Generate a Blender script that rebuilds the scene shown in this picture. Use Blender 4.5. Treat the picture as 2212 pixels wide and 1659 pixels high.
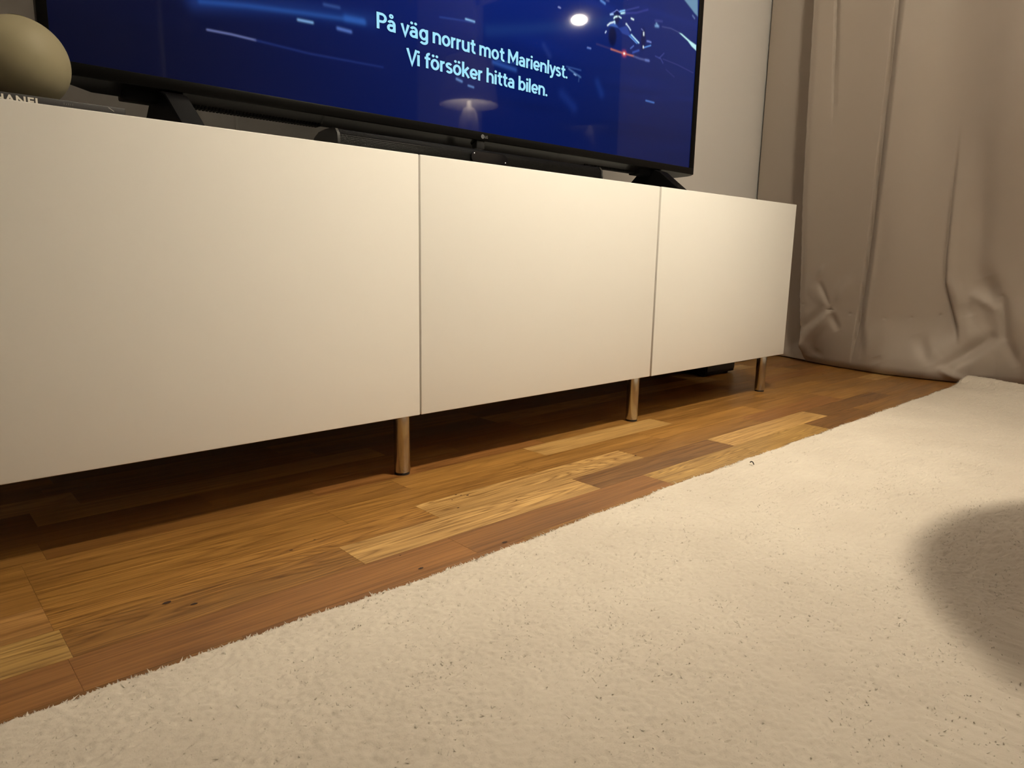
import bpy, bmesh, math, random
import numpy as np
from mathutils import Matrix, Vector

random.seed(7)
rng = np.random.default_rng(11)
scene = bpy.context.scene
col = scene.collection
for o in list(bpy.data.objects):
    bpy.data.objects.remove(o)

# ------------------------------------------------------------------ camera
cam_data = bpy.data.cameras.new('camera')
cam_data.sensor_fit = 'HORIZONTAL'
cam_data.sensor_width = 36.0
cam_data.lens = 1507.57 / 2212 * 36.0
cam_data.clip_start = 0.01
cam = bpy.data.objects.new('camera', cam_data)
col.objects.link(cam)
YAW, PITCH, ROLL = 0.7447, -0.1819, -0.0186
fw = Vector((math.sin(YAW) * math.cos(PITCH), math.cos(YAW) * math.cos(PITCH), math.sin(PITCH)))
rt0 = Vector((math.cos(YAW), -math.sin(YAW), 0))
dn0 = fw.cross(rt0)
rt = rt0 * math.cos(ROLL) + dn0 * math.sin(ROLL)
dn = -rt0 * math.sin(ROLL) + dn0 * math.cos(ROLL)
CAM = Vector((-0.0234, -0.8896, 0.3505))
cam.matrix_world = Matrix((
    (rt.x, -dn.x, -fw.x, CAM.x),
    (rt.y, -dn.y, -fw.y, CAM.y),
    (rt.z, -dn.z, -fw.z, CAM.z),
    (0, 0, 0, 1)))
scene.camera = cam

# ------------------------------------------------------------------ world, lamps' strengths, exposure
world = bpy.data.worlds.new('night')
scene.world = world
world.use_nodes = True
world.node_tree.nodes['Background'].inputs[0].default_value = (0.01, 0.012, 0.02, 1)
world.node_tree.nodes['Background'].inputs[1].default_value = 0.3
PENDANT_POWER = 108.0         # downlight bulb of the opal pendant over the coffee table
OPAL_STRENGTH = 112.0         # glow of its opal glass
GLOBE_STRENGTH = 220.0         # small pendant globe in the window niche
BULB_STRENGTH = 560.0          # table lamp bulb
FILL_STRENGTH = 180.0      # added unseen uplight, raises the ambient light off the ceiling
WARM = (1.0, 0.885, 0.69)
vs = scene.view_settings
vs.view_transform = 'Standard'
vs.look = 'None'
vs.exposure = 0.0
vs.gamma = 1.0
vs.use_curve_mapping = False


# ------------------------------------------------------------------ helpers
def srgb(r, g, b):
    f = lambda c: c / 12.92 if c <= 0.04045 else ((c + 0.055) / 1.055) ** 2.4
    return (f(r / 255), f(g / 255), f(b / 255), 1)


def mat(name, color=(0.5, 0.5, 0.5, 1), rough=0.5, metal=0.0, spec=0.5, emit=None, strength=0.0, sheen=0.0, aniso=0.0):
    m = bpy.data.materials.new(name)
    m.use_nodes = True
    b = m.node_tree.nodes['Principled BSDF']
    b.inputs['Base Color'].default_value = color
    b.inputs['Roughness'].default_value = rough
    b.inputs['Metallic'].default_value = metal
    b.inputs['Specular IOR Level'].default_value = spec
    if sheen:
        b.inputs['Sheen Weight'].default_value = sheen
        b.inputs['Sheen Roughness'].default_value = 0.4
    if aniso:
        b.inputs['Anisotropic'].default_value = aniso
    if emit:
        b.inputs['Emission Color'].default_value = (*emit[:3], 1)
        b.inputs['Emission Strength'].default_value = strength
    return m


def N(m, kind, **kw):
    n = m.node_tree.nodes.new(kind)
    for k, v in kw.items():
        setattr(n, k, v)
    return n


def L(m, a, ai, b, bi):
    m.node_tree.links.new(a.outputs[ai], b.inputs[bi])


def bsdf(m):
    return m.node_tree.nodes['Principled BSDF']


def add_bump(m, scale, strength, dist=0.001, detail=3.0, coord='Object', stretch=(1, 1, 1)):
    tc = N(m, 'ShaderNodeTexCoord')
    mp = N(m, 'ShaderNodeMapping')
    mp.inputs['Scale'].default_value = stretch
    nz = N(m, 'ShaderNodeTexNoise')
    nz.inputs['Scale'].default_value = scale
    nz.inputs['Detail'].default_value = detail
    bp = N(m, 'ShaderNodeBump')
    bp.inputs['Strength'].default_value = strength
    bp.inputs['Distance'].default_value = dist
    L(m, tc, coord, mp, 'Vector')
    L(m, mp, 'Vector', nz, 'Vector')
    L(m, nz, 'Fac', bp, 'Height')
    L(m, bp, 'Normal', bsdf(m), 'Normal')
    return nz


def mesh_obj(name, verts, faces, m=None, parent=None, smooth=False, loc=None):
    me = bpy.data.meshes.new(name)
    me.from_pydata([tuple(v) for v in verts], [], [tuple(f) for f in faces])
    me.update()
    if smooth:
        me.polygons.foreach_set('use_smooth', [True] * len(me.polygons))
    return obj(name, me, m, parent, loc)


def obj(name, me, m=None, parent=None, loc=None):
    if m is not None and not me.materials:
        me.materials.append(m)
    o = bpy.data.objects.new(name, me)
    col.objects.link(o)
    if loc is not None:
        o.location = loc
    if parent is not None:
        o.parent = parent
    return o


def bm_obj(name, bm, m=None, parent=None, smooth=False, angle=None, loc=None):
    bmesh.ops.recalc_face_normals(bm, faces=bm.faces[:])
    me = bpy.data.meshes.new(name)
    bm.to_mesh(me)
    bm.free()
    if smooth:
        me.polygons.foreach_set('use_smooth', [True] * len(me.polygons))
        if angle:
            me.set_sharp_from_angle(angle=angle)
    return obj(name, me, m, parent, loc)


def empty(name, label, cat, loc=(0, 0, 0), group=None):
    o = bpy.data.objects.new(name, None)
    o.empty_display_size = 0.05
    o.location = loc
    col.objects.link(o)
    return tag(o, label, cat, group)


def tag(o, label=None, cat=None, group=None, kind=None):
    if label: o['label'] = label
    if cat: o['category'] = cat
    if group: o['group'] = group
    if kind: o['kind'] = kind
    return o


def struct(o):
    o['kind'] = 'structure'
    return o


def box_bm(x0, x1, y0, y1, z0, z1, bev=0.0, seg=2, bm=None):
    b = bmesh.new() if bm is None else bm
    r = bmesh.ops.create_cube(b, size=1.0)
    vs_ = r['verts']
    for v in vs_:
        v.co = Vector(((x0 + x1) / 2 + v.co.x * (x1 - x0), (y0 + y1) / 2 + v.co.y * (y1 - y0), (z0 + z1) / 2 + v.co.z * (z1 - z0)))
    if bev:
        es = list({e for v in vs_ for e in v.link_edges})
        bmesh.ops.bevel(b, geom=es, offset=bev, segments=seg, profile=0.5, affect='EDGES')
    return b


def box(name, x0, x1, y0, y1, z0, z1, m, parent=None, bev=0.0, seg=2):
    b = box_bm(x0, x1, y0, y1, z0, z1, bev, seg)
    return bm_obj(name, b, m, parent, smooth=bev > 0, angle=math.radians(50))


def lathe_bm(prof, n=48, cx=0, cy=0, bm=None):
    b = bmesh.new() if bm is None else bm
    rings = []
    for r, z in prof:
        if r < 1e-6:
            rings.append([b.verts.new((cx, cy, z))])
        else:
            rings.append([b.verts.new((cx + r * math.cos(2 * math.pi * k / n), cy + r * math.sin(2 * math.pi * k / n), z)) for k in range(n)])
    for a, c in zip(rings, rings[1:]):
        for k in range(n):
            k2 = (k + 1) % n
            if len(a) == 1 and len(c) == 1:
                continue
            if len(a) == 1:
                b.faces.new((a[0], c[k], c[k2]))
            elif len(c) == 1:
                b.faces.new((a[k], a[k2], c[0]))
            else:
                b.faces.new((a[k], a[k2], c[k2], c[k]))
    return b


def prism_bm(prof, x0, x1, bm=None):
    """profile of (y, z) points extruded along x"""
    b = bmesh.new() if bm is None else bm
    a = [b.verts.new((x0, y, z)) for y, z in prof]
    c = [b.verts.new((x1, y, z)) for y, z in prof]
    n = len(prof)
    b.faces.new(a)
    b.faces.new(c[::-1])
    for k in range(n):
        b.faces.new((a[k], a[(k + 1) % n], c[(k + 1) % n], c[k]))
    return b


def tube(name, pts, r, m, parent=None, n=10):
    pts = [Vector(p) for p in pts]
    # Catmull-Rom through the points
    P = []
    for i in range(len(pts) - 1):
        p0, p1, p2, p3 = pts[max(i - 1, 0)], pts[i], pts[i + 1], pts[min(i + 2, len(pts) - 1)]
        for k in range(8):
            t = k / 8
            P.append(0.5 * ((2 * p1) + (p2 - p0) * t + (2 * p0 - 5 * p1 + 4 * p2 - p3) * t * t + (-p0 + 3 * p1 - 3 * p2 + p3) * t ** 3))
    P.append(pts[-1])
    b = bmesh.new()
    rings = []
    ref = Vector((0.31, 0.87, 0.2)).normalized()
    for i, q in enumerate(P):
        d = (P[min(i + 1, len(P) - 1)] - P[max(i - 1, 0)]).normalized()
        u = d.cross(ref).normalized()
        w = d.cross(u)
        rings.append([b.verts.new(q + (u * math.cos(2 * math.pi * k / n) + w * math.sin(2 * math.pi * k / n)) * r) for k in range(n)])
    for a, c in zip(rings, rings[1:]):
        for k in range(n):
            b.faces.new((a[k], a[(k + 1) % n], c[(k + 1) % n], c[k]))
    b.faces.new(rings[0])
    b.faces.new(rings[-1][::-1])
    return bm_obj(name, b, m, parent, smooth=True, angle=math.radians(60))


def text_mesh(name, body, m, parent, x0, x1, z_base, cap, y, weight=0.0, shear=0.0, depth=0.0, spacing=1.0):
    """flat lettering in the XZ plane facing -Y, fitted to the given width and cap height"""
    cu = bpy.data.curves.new(name + '_curve', 'FONT')
    cu.body = body
    cu.size = 1.0
    cu.offset = weight
    cu.space_character = spacing
    cu.extrude = 0.0
    tmp = bpy.data.objects.new('tmp', cu)
    col.objects.link(tmp)
    dg = bpy.context.evaluated_depsgraph_get()
    me = bpy.data.meshes.new_from_object(tmp.evaluated_get(dg))
    bpy.data.objects.remove(tmp)
    co = np.zeros(len(me.vertices) * 3)
    me.vertices.foreach_get('co', co)
    co = co.reshape(-1, 3)
    xa, xb = co[:, 0].min(), co[:, 0].max()
    # builtin face: cap height is about 0.73 of the size
    sx = (x1 - x0) / (xb - xa)
    sz = cap / (0.729 + 2 * weight)
    out = np.stack([x0 + (co[:, 0] - xa) * sx, np.full(len(co), y), z_base + (co[:, 1] + weight) * sz], 1)
    me.vertices.foreach_set('co', out.ravel())
    me.update()
    me.name = name
    me.materials.clear()
    return obj(name, me, m, parent)


# ------------------------------------------------------------------ stroke letters for the subtitles (cap height 1)
def _arc(cx, cy, rx, ry, a0, a1, n=14):
    return [(cx + rx * math.cos(math.radians(a0 + (a1 - a0) * k / n)), cy + ry * math.sin(math.radians(a0 + (a1 - a0) * k / n))) for k in range(n + 1)]


_O = _arc(0.285, 0.36, 0.205, 0.287, 0, 360, 28)
_A = [[(0.425, 0.0)] + _arc(0.255, 0.455, 0.170, 0.190, 0, 155), [(0.425, 0.40)] + _arc(0.225, 0.232, 0.150, 0.158, 90, 270) + [(0.30, 0.080), (0.425, 0.165)]]
_DOTS = [(0.135, 0.905), (0.385, 0.905)]
GLYPH = {   # strokes, dots, advance
    'a': (_A, [], 0.575), 'å': (_A + [_arc(0.255, 0.945, 0.082, 0.088, 0, 360, 18)], [], 0.575), 'ä': (_A, [(0.13, 0.905), (0.375, 0.905)], 0.575),
    'b': ([[(0.08, 0), (0.08, 1.03)], _arc(0.295, 0.36, 0.20, 0.287, 0, 360, 28)], [], 0.60),
    'e': ([[(0.08, 0.335), (0.49, 0.335)], [(0.49, 0.335)] + _arc(0.285, 0.36, 0.205, 0.287, 0, 318, 26)], [], 0.575),
    'f': ([[(0.17, 0)] + _arc(0.325, 0.80, 0.155, 0.155, 180, 82, 10), [(0.01, 0.645), (0.37, 0.645)]], [], 0.375),
    'g': ([_arc(0.285, 0.365, 0.205, 0.282, 0, 360, 28), [(0.49, 0.72)] + _arc(0.285, -0.03, 0.205, 0.165, 0, -150, 14)], [], 0.60),
    'h': ([[(0.08, 0), (0.08, 1.03)], _arc(0.275, 0.44, 0.195, 0.207, 180, 0, 16) + [(0.47, 0)]], [], 0.585),
    'i': ([[(0.08, 0), (0.08, 0.72)]], [(0.08, 0.905)], 0.20),
    'k': ([[(0.08, 0), (0.08, 1.03)], [(0.45, 0.72), (0.10, 0.30)], [(0.20, 0.42), (0.48, 0)]], [], 0.53),
    'l': ([[(0.08, 0), (0.08, 1.03)]], [], 0.20),
    'm': ([[(0.08, 0), (0.08, 0.72)], _arc(0.25, 0.45, 0.17, 0.197, 180, 0, 14) + [(0.42, 0)], _arc(0.59, 0.45, 0.17, 0.197, 180, 0, 14) + [(0.76, 0)]], [], 0.875),
    'n': ([[(0.08, 0), (0.08, 0.72)], _arc(0.275, 0.44, 0.195, 0.207, 180, 0, 16) + [(0.47, 0)]], [], 0.585),
    'o': ([_O], [], 0.60), 'ö': ([_O], [(0.165, 0.905), (0.405, 0.905)], 0.60),
    'r': ([[(0.08, 0), (0.08, 0.72)], _arc(0.275, 0.44, 0.195, 0.205, 180, 82, 10)], [], 0.355),
    's': ([_arc(0.225, 0.512, 0.152, 0.135, 28, 250, 14)[:-2] + [(0.21, 0.385), (0.26, 0.350)] + _arc(0.232, 0.212, 0.160, 0.140, 55, -155, 14)], [], 0.475),
    't': ([[(0.17, 0.92)] + _arc(0.31, 0.215, 0.14, 0.140, 180, 292, 10), [(0.01, 0.645), (0.36, 0.645)]], [], 0.385),
    'u': ([[(0.47, 0.72), (0.47, 0)], [(0.08, 0.72)] + _arc(0.275, 0.28, 0.195, 0.207, 180, 360, 16)], [], 0.585),
    'v': ([[(0.045, 0.72), (0.245, 0.03), (0.445, 0.72)]], [], 0.50),
    'y': ([[(0.045, 0.72), (0.255, 0.06)], [(0.465, 0.72), (0.235, -0.06), (0.19, -0.155), (0.115, -0.19), (0.04, -0.185)]], [], 0.515),
    'P': ([[(0.08, 0), (0.08, 1.0)], [(0.08, 0.925), (0.30, 0.925)] + _arc(0.30, 0.695, 0.215, 0.230, 90, -90, 14) + [(0.08, 0.465)]], [], 0.585),
    'M': ([[(0.08, 0), (0.08, 1.0)], [(0.085, 0.96), (0.40, 0.28), (0.715, 0.96)], [(0.72, 1.0), (0.72, 0)]], [], 0.84),
    'V': ([[(0.04, 1.0), (0.315, 0.03), (0.59, 1.0)]], [], 0.62),
    '.': ([], [(0.09, 0.085)], 0.2), ' ': ([], [], 0.23),
}


def stroke_text(name, body, m, parent, x0, x1, z_base, cap, y, hw=0.0790, grow=0.0):
    verts, faces = [], []
    pen = 0.0

    def ribbon(pts, w):
        P = np.array(pts, float)
        keep = [0] + [i for i in range(1, len(P)) if np.hypot(*(P[i] - P[i - 1])) > 1e-5]
        P = P[keep]
        closed = np.hypot(*(P[0] - P[-1])) < 1e-4
        d = P[1:] - P[:-1]
        d /= np.hypot(d[:, 0], d[:, 1])[:, None]
        n = np.stack([-d[:, 1], d[:, 0]], 1)
        if grow and not closed:
            P = P.copy(); P[0] -= d[0] * grow; P[-1] += d[-1] * grow
        i0 = len(verts)
        for i in range(len(P)):
            if closed and i in (0, len(P) - 1):
                a, c = n[-1], n[0]
            else:
                a, c = n[max(i - 1, 0)], n[min(i, len(n) - 1)]
            mt = a + c
            mt /= max(np.hypot(*mt), 1e-6)
            ln = w / max(mt @ a, 0.45)
            verts.append(P[i] + mt * ln)
            verts.append(P[i] - mt * ln)
        for i in range(len(P) - 1):
            k = i0 + 2 * i
            faces.append((k, k + 1, k + 3, k + 2))

    for ch in body:
        st, dots, adv = GLYPH[ch]
        for s in st:
            w = 0.052 if (ch == 'å' and s is st[-1]) else hw
            ribbon([(px + pen, pz) for px, pz in s], w + grow)
        for (dx, dz) in dots:
            c0 = len(verts)
            verts.extend([np.array(q) for q in _arc(dx + pen, dz, 0.090 + grow, 0.090 + grow, 0, 330, 11)])
            faces.append(tuple(range(c0, c0 + 12)))
        pen += adv + 0.012
    V = np.array(verts)
    sx = (x1 - x0) / (pen - 0.012 - 0.02)
    out = np.stack([x0 + V[:, 0] * sx, np.full(len(V), y), z_base + V[:, 1] * cap], 1)
    return mesh_obj(name, out, faces, m, parent)


# ------------------------------------------------------------------ materials
def wall_paint(name, c):
    m = mat(name, c, 0.75, spec=0.25)
    add_bump(m, 180, 0.08, 0.0006, 4)
    return m


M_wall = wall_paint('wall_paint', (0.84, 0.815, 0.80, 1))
M_wall_shaded = wall_paint('far_wall_shaded', (0.20, 0.19, 0.185, 1))  # darkened colour stands in for an unlit far room mirrored in the screen
M_ceiling = wall_paint('ceiling_paint', (0.80, 0.78, 0.75, 1))
M_trim = mat('white_trim', (0.75, 0.74, 0.71, 1), 0.4)
M_white = mat('white_lacquer', (0.83, 0.815, 0.775, 1), 0.42, spec=0.4)
add_bump(M_white, 900, 0.03, 0.0003, 2)
M_chrome = mat('brushed_steel', (0.50, 0.49, 0.48, 1), 0.20, 1.0, aniso=0.3)
M_foot = mat('black_rubber', (0.012, 0.012, 0.012, 1), 0.6)
M_bezel = mat('bezel_plastic', (0.0035, 0.0032, 0.003, 1), 0.36, spec=0.06)
M_under = mat('tv_underside_plastic', (0.0035, 0.003, 0.0028, 1), 0.15, spec=0.075)
M_tvback = mat('tv_back_plastic', (0.004, 0.004, 0.004, 1), 0.45, spec=0.08)
M_tvfoot = mat('tv_foot_plastic', (0.003, 0.0028, 0.003, 1), 0.45, spec=0.04)
M_logo = mat('logo_grey', (0.22, 0.22, 0.23, 1), 0.35, 0.3)
M_sensor = mat('sensor_plastic', (0.020, 0.020, 0.021, 1), 0.3, spec=0.3)
M_gloss = mat('black_gloss', (0.004, 0.004, 0.005, 1), 0.08)
M_dot = mat('emissive_dot', (0.5, 0.5, 0.5, 1), 0.4, emit=(1.0, 0.85, 0.8), strength=1.2)
M_cable_w = mat('white_cable', (0.85, 0.83, 0.80, 1), 0.5)
M_cable_b = mat('black_cable', (0.012, 0.012, 0.012, 1), 0.45)
M_sub = mat('speaker_black', (0.006, 0.006, 0.006, 1), 0.5, spec=0.2)
M_dark = mat('dark_gap', (0.02, 0.018, 0.015, 1), 0.8)

# perforated speaker metal
M_grille = mat('perforated_metal', (0.004, 0.004, 0.0038, 1), 0.25, 0.0, spec=0.05)
tc = N(M_grille, 'ShaderNodeTexCoord')
mp = N(M_grille, 'ShaderNodeMapping')
mp.inputs['Scale'].default_value = (1, 1, 1)
vo = N(M_grille, 'ShaderNodeTexVoronoi')
vo.inputs['Scale'].default_value = 430
vo.inputs['Randomness'].default_value = 0.0
bp = N(M_grille, 'ShaderNodeBump')
bp.inputs['Strength'].default_value = 0.7
bp.inputs['Distance'].default_value = 0.0012
L(M_grille, tc, 'Object', mp, 'Vector')
L(M_grille, mp, 'Vector', vo, 'Vector')
L(M_grille, vo, 'Distance', bp, 'Height')
L(M_grille, bp, 'Normal', bsdf(M_grille), 'Normal')


# oak: tone from the plank's object colour, growth rings from a stretched and distorted wave
def oak_material():
    m = mat('oak_plank', (0.3, 0.15, 0.06, 1), 0.34, spec=0.45)
    b = bsdf(m)
    oi = N(m, 'ShaderNodeObjectInfo')
    tc = N(m, 'ShaderNodeTexCoord')
    rnd = N(m, 'ShaderNodeVectorMath', operation='SCALE')
    comb = N(m, 'ShaderNodeCombineXYZ')
    for i, k in enumerate((37.0, 11.0, 5.0)):
        mu = N(m, 'ShaderNodeMath', operation='MULTIPLY')
        mu.inputs[1].default_value = k
        L(m, oi, 'Random', mu, 0)
        L(m, mu, 0, comb, i)
    add = N(m, 'ShaderNodeVectorMath', operation='ADD')
    L(m, tc, 'Object', add, 0)
    L(m, comb, 0, add, 1)
    # large wander of the rings
    mpw = N(m, 'ShaderNodeMapping')
    mpw.inputs['Scale'].default_value = (1.7, 21.0, 1.0)
    L(m, add, 0, mpw, 'Vector')
    nzw = N(m, 'ShaderNodeTexNoise')
    nzw.inputs['Scale'].default_value = 1.0
    nzw.inputs['Detail'].default_value = 2.5
    nzw.inputs['Roughness'].default_value = 0.45
    L(m, mpw, 'Vector', nzw, 'Vector')
    ring = N(m, 'ShaderNodeMath', operation='MULTIPLY')
    at = N(m, 'ShaderNodeAttribute', attribute_type='OBJECT', attribute_name='ring_count')
    L(m, nzw, 'Fac', ring, 0)
    L(m, at, 'Fac', ring, 1)
    fr = N(m, 'ShaderNodeMath', operation='FRACT')
    L(m, ring, 0, fr, 0)
    rr = N(m, 'ShaderNodeValToRGB')
    e = rr.color_ramp.elements
    e[0].position = 0.0; e[0].color = (1, 1, 1, 1)
    e[1].position = 1.0; e[1].color = (0.0, 0.0, 0.0, 1)
    x = e.new(0.22); x.color = (0.3, 0.3, 0.3, 1)
    x = e.new(0.55); x.color = (0.0, 0.0, 0.0, 1)
    x = e.new(0.90); x.color = (0.6, 0.6, 0.6, 1)
    e[-1].color = (1, 1, 1, 1)
    L(m, fr, 0, rr, 'Fac')
    # fine pores along the grain
    mpf = N(m, 'ShaderNodeMapping')
    mpf.inputs['Scale'].default_value = (7.0, 330.0, 60.0)
    L(m, add, 0, mpf, 'Vector')
    nzf = N(m, 'ShaderNodeTexNoise')
    nzf.inputs['Scale'].default_value = 1.0
    nzf.inputs['Detail'].default_value = 4.0
    nzf.inputs['Roughness'].default_value = 0.6
    L(m, mpf, 'Vector', nzf, 'Vector')
    rf = N(m, 'ShaderNodeValToRGB')
    rf.color_ramp.elements[0].position = 0.36
    rf.color_ramp.elements[0].color = (0.66, 0.60, 0.52, 1)
    rf.color_ramp.elements[1].position = 0.62
    rf.color_ramp.elements[1].color = (1.06, 1.06, 1.06, 1)
    L(m, nzf, 'Fac', rf, 'Fac')
    # broad tone drift inside a plank
    mpb = N(m, 'ShaderNodeMapping')
    mpb.inputs['Scale'].default_value = (3.0, 24.0, 4.0)
    L(m, add, 0, mpb, 'Vector')
    nzb = N(m, 'ShaderNodeTexNoise')
    nzb.inputs['Detail'].default_value = 2.0
    nzb.inputs['Scale'].default_value = 1.0
    L(m, mpb, 'Vector', nzb, 'Vector')
    rb = N(m, 'ShaderNodeValToRGB')
    rb.color_ramp.elements[0].position = 0.3
    rb.color_ramp.elements[0].color = (0.84, 0.82, 0.80, 1)
    rb.color_ramp.elements[1].position = 0.7
    rb.color_ramp.elements[1].color = (1.12, 1.12, 1.1, 1)
    L(m, nzb, 'Fac', rb, 'Fac')
    mul1 = N(m, 'ShaderNodeMix', data_type='RGBA', blend_type='MULTIPLY')
    mul1.inputs[0].default_value = 1.0
    L(m, oi, 'Color', mul1, 6)
    L(m, rf, 'Color', mul1, 7)
    mul2 = N(m, 'ShaderNodeMix', data_type='RGBA', blend_type='MULTIPLY')
    mul2.inputs[0].default_value = 1.0
    L(m, mul1, 2, mul2, 6)
    L(m, rb, 'Color', mul2, 7)
    ringamt = N(m, 'ShaderNodeMath', operation='MULTIPLY')
    at2 = N(m, 'ShaderNodeAttribute', attribute_type='OBJECT', attribute_name='ring_depth')
    L(m, rr, 'Color', ringamt, 0)
    L(m, at2, 'Fac', ringamt, 1)
    dark = N(m, 'ShaderNodeMix', data_type='RGBA', blend_type='MULTIPLY')
    L(m, ringamt, 0, dark, 0)
    L(m, mul2, 2, dark, 6)
    dark.inputs[7].default_value = (0.40, 0.32, 0.24, 1)
    L(m, dark, 2, b, 'Base Color')
    bpn = N(m, 'ShaderNodeBump')
    bpn.inputs['Strength'].default_value = 0.12
    bpn.inputs['Distance'].default_value = 0.0006
    L(m, nzf, 'Fac', bpn, 'Height')
    L(m, bpn, 'Normal', b, 'Normal')
    rg = N(m, 'ShaderNodeMapRange')
    rg.inputs['To Min'].default_value = 0.30
    rg.inputs['To Max'].default_value = 0.42
    L(m, nzb, 'Fac', rg, 'Value')
    L(m, rg, 0, b, 'Roughness')
    return m


M_oak = oak_material()
M_subfloor = mat('subfloor', (0.05, 0.03, 0.015, 1), 0.8)
M_hidden_floor = mat('oak_far_floor', (0.27, 0.14, 0.06, 1), 0.4)
add_bump(M_hidden_floor, 30, 0.1, 0.0005, 4, stretch=(1, 14, 1))
M_knot = mat('knot_dark', (0.03, 0.012, 0.006, 1), 0.6)

M_rug = mat('rug_wool', (0.70, 0.625, 0.52, 1), 0.95, spec=0.1, sheen=0.25)
tc = N(M_rug, 'ShaderNodeTexCoord')
nz = N(M_rug, 'ShaderNodeTexNoise')
nz.inputs['Scale'].default_value = 7.0
nz.inputs['Detail'].default_value = 5.0
cr = N(M_rug, 'ShaderNodeValToRGB')
cr.color_ramp.elements[0].position = 0.3
cr.color_ramp.elements[0].color = (0.60, 0.535, 0.450, 1)
cr.color_ramp.elements[1].position = 0.7
cr.color_ramp.elements[1].color = (0.66, 0.595, 0.505, 1)
L(M_rug, tc, 'Object', nz, 'Vector')
L(M_rug, nz, 'Fac', cr, 'Fac')
L(M_rug, cr, 'Color', bsdf(M_rug), 'Base Color')
nb = N(M_rug, 'ShaderNodeTexNoise')
nb.inputs['Scale'].default_value = 620
nb.inputs['Detail'].default_value = 3
bb = N(M_rug, 'ShaderNodeBump')
bb.inputs['Strength'].default_value = 0.45
bb.inputs['Distance'].default_value = 0.0008
L(M_rug, tc, 'Object', nb, 'Vector')
L(M_rug, nb, 'Fac', bb, 'Height')
L(M_rug, bb, 'Normal', bsdf(M_rug), 'Normal')
M_rugback = mat('rug_backing', (0.55, 0.48, 0.38, 1), 0.9)

M_curtain = mat('taupe_satin', (0.41, 0.35, 0.295, 1), 0.50, spec=0.35, sheen=0.25)
add_bump(M_curtain, 1100, 0.05, 0.0004, 2, stretch=(1, 1, 0.35))
M_stitch = mat('stitch_thread', (0.05, 0.04, 0.035, 1), 0.9, spec=0.1)

M_vase = mat('matte_olive_ceramic', (0.34, 0.30, 0.185, 1), 0.55, spec=0.35)
add_bump(M_vase, 420, 0.05, 0.0005, 3)
M_book = mat('book_cloth_black', (0.020, 0.018, 0.019, 1), 0.5)
M_pages = mat('book_pages', (0.62, 0.57, 0.48, 1), 0.8)
M_print = mat('cream_print', (0.78, 0.74, 0.66, 1), 0.6)
M_print_dim = mat('grey_print', (0.20, 0.19, 0.18, 1), 0.6)
M_lint = mat('dark_lint', (0.015, 0.012, 0.010, 1), 0.8)

M_shade = mat('lamp_linen', (0.85, 0.80, 0.76, 1), 0.8)
M_opal = mat('opal_glass', (0.8, 0.8, 0.78, 1), 0.4, emit=WARM, strength=OPAL_STRENGTH)
M_globe2 = mat('small_globe', (1, 1, 1, 1), 0.4, emit=(1.0, 0.86, 0.66), strength=GLOBE_STRENGTH)
M_bulb = mat('bulb', (1, 1, 1, 1), 0.4, emit=WARM, strength=BULB_STRENGTH)
M_fill = mat('fill_disc', (1, 1, 1, 1), 0.4, emit=WARM, strength=FILL_STRENGTH)
M_ceramic = mat('white_ceramic', (0.72, 0.66, 0.60, 1), 0.35)
M_wood_light = mat('pale_wood', (0.55, 0.45, 0.33, 1), 0.45)
M_wood_dark = mat('dark_stained_wood', (0.045, 0.028, 0.018, 1), 0.4)
add_bump(M_wood_dark, 40, 0.2, 0.0006, 4, stretch=(1, 10, 10))
M_glass = mat('night_window_glass', (0.01, 0.012, 0.018, 1), 0.02)

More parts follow.
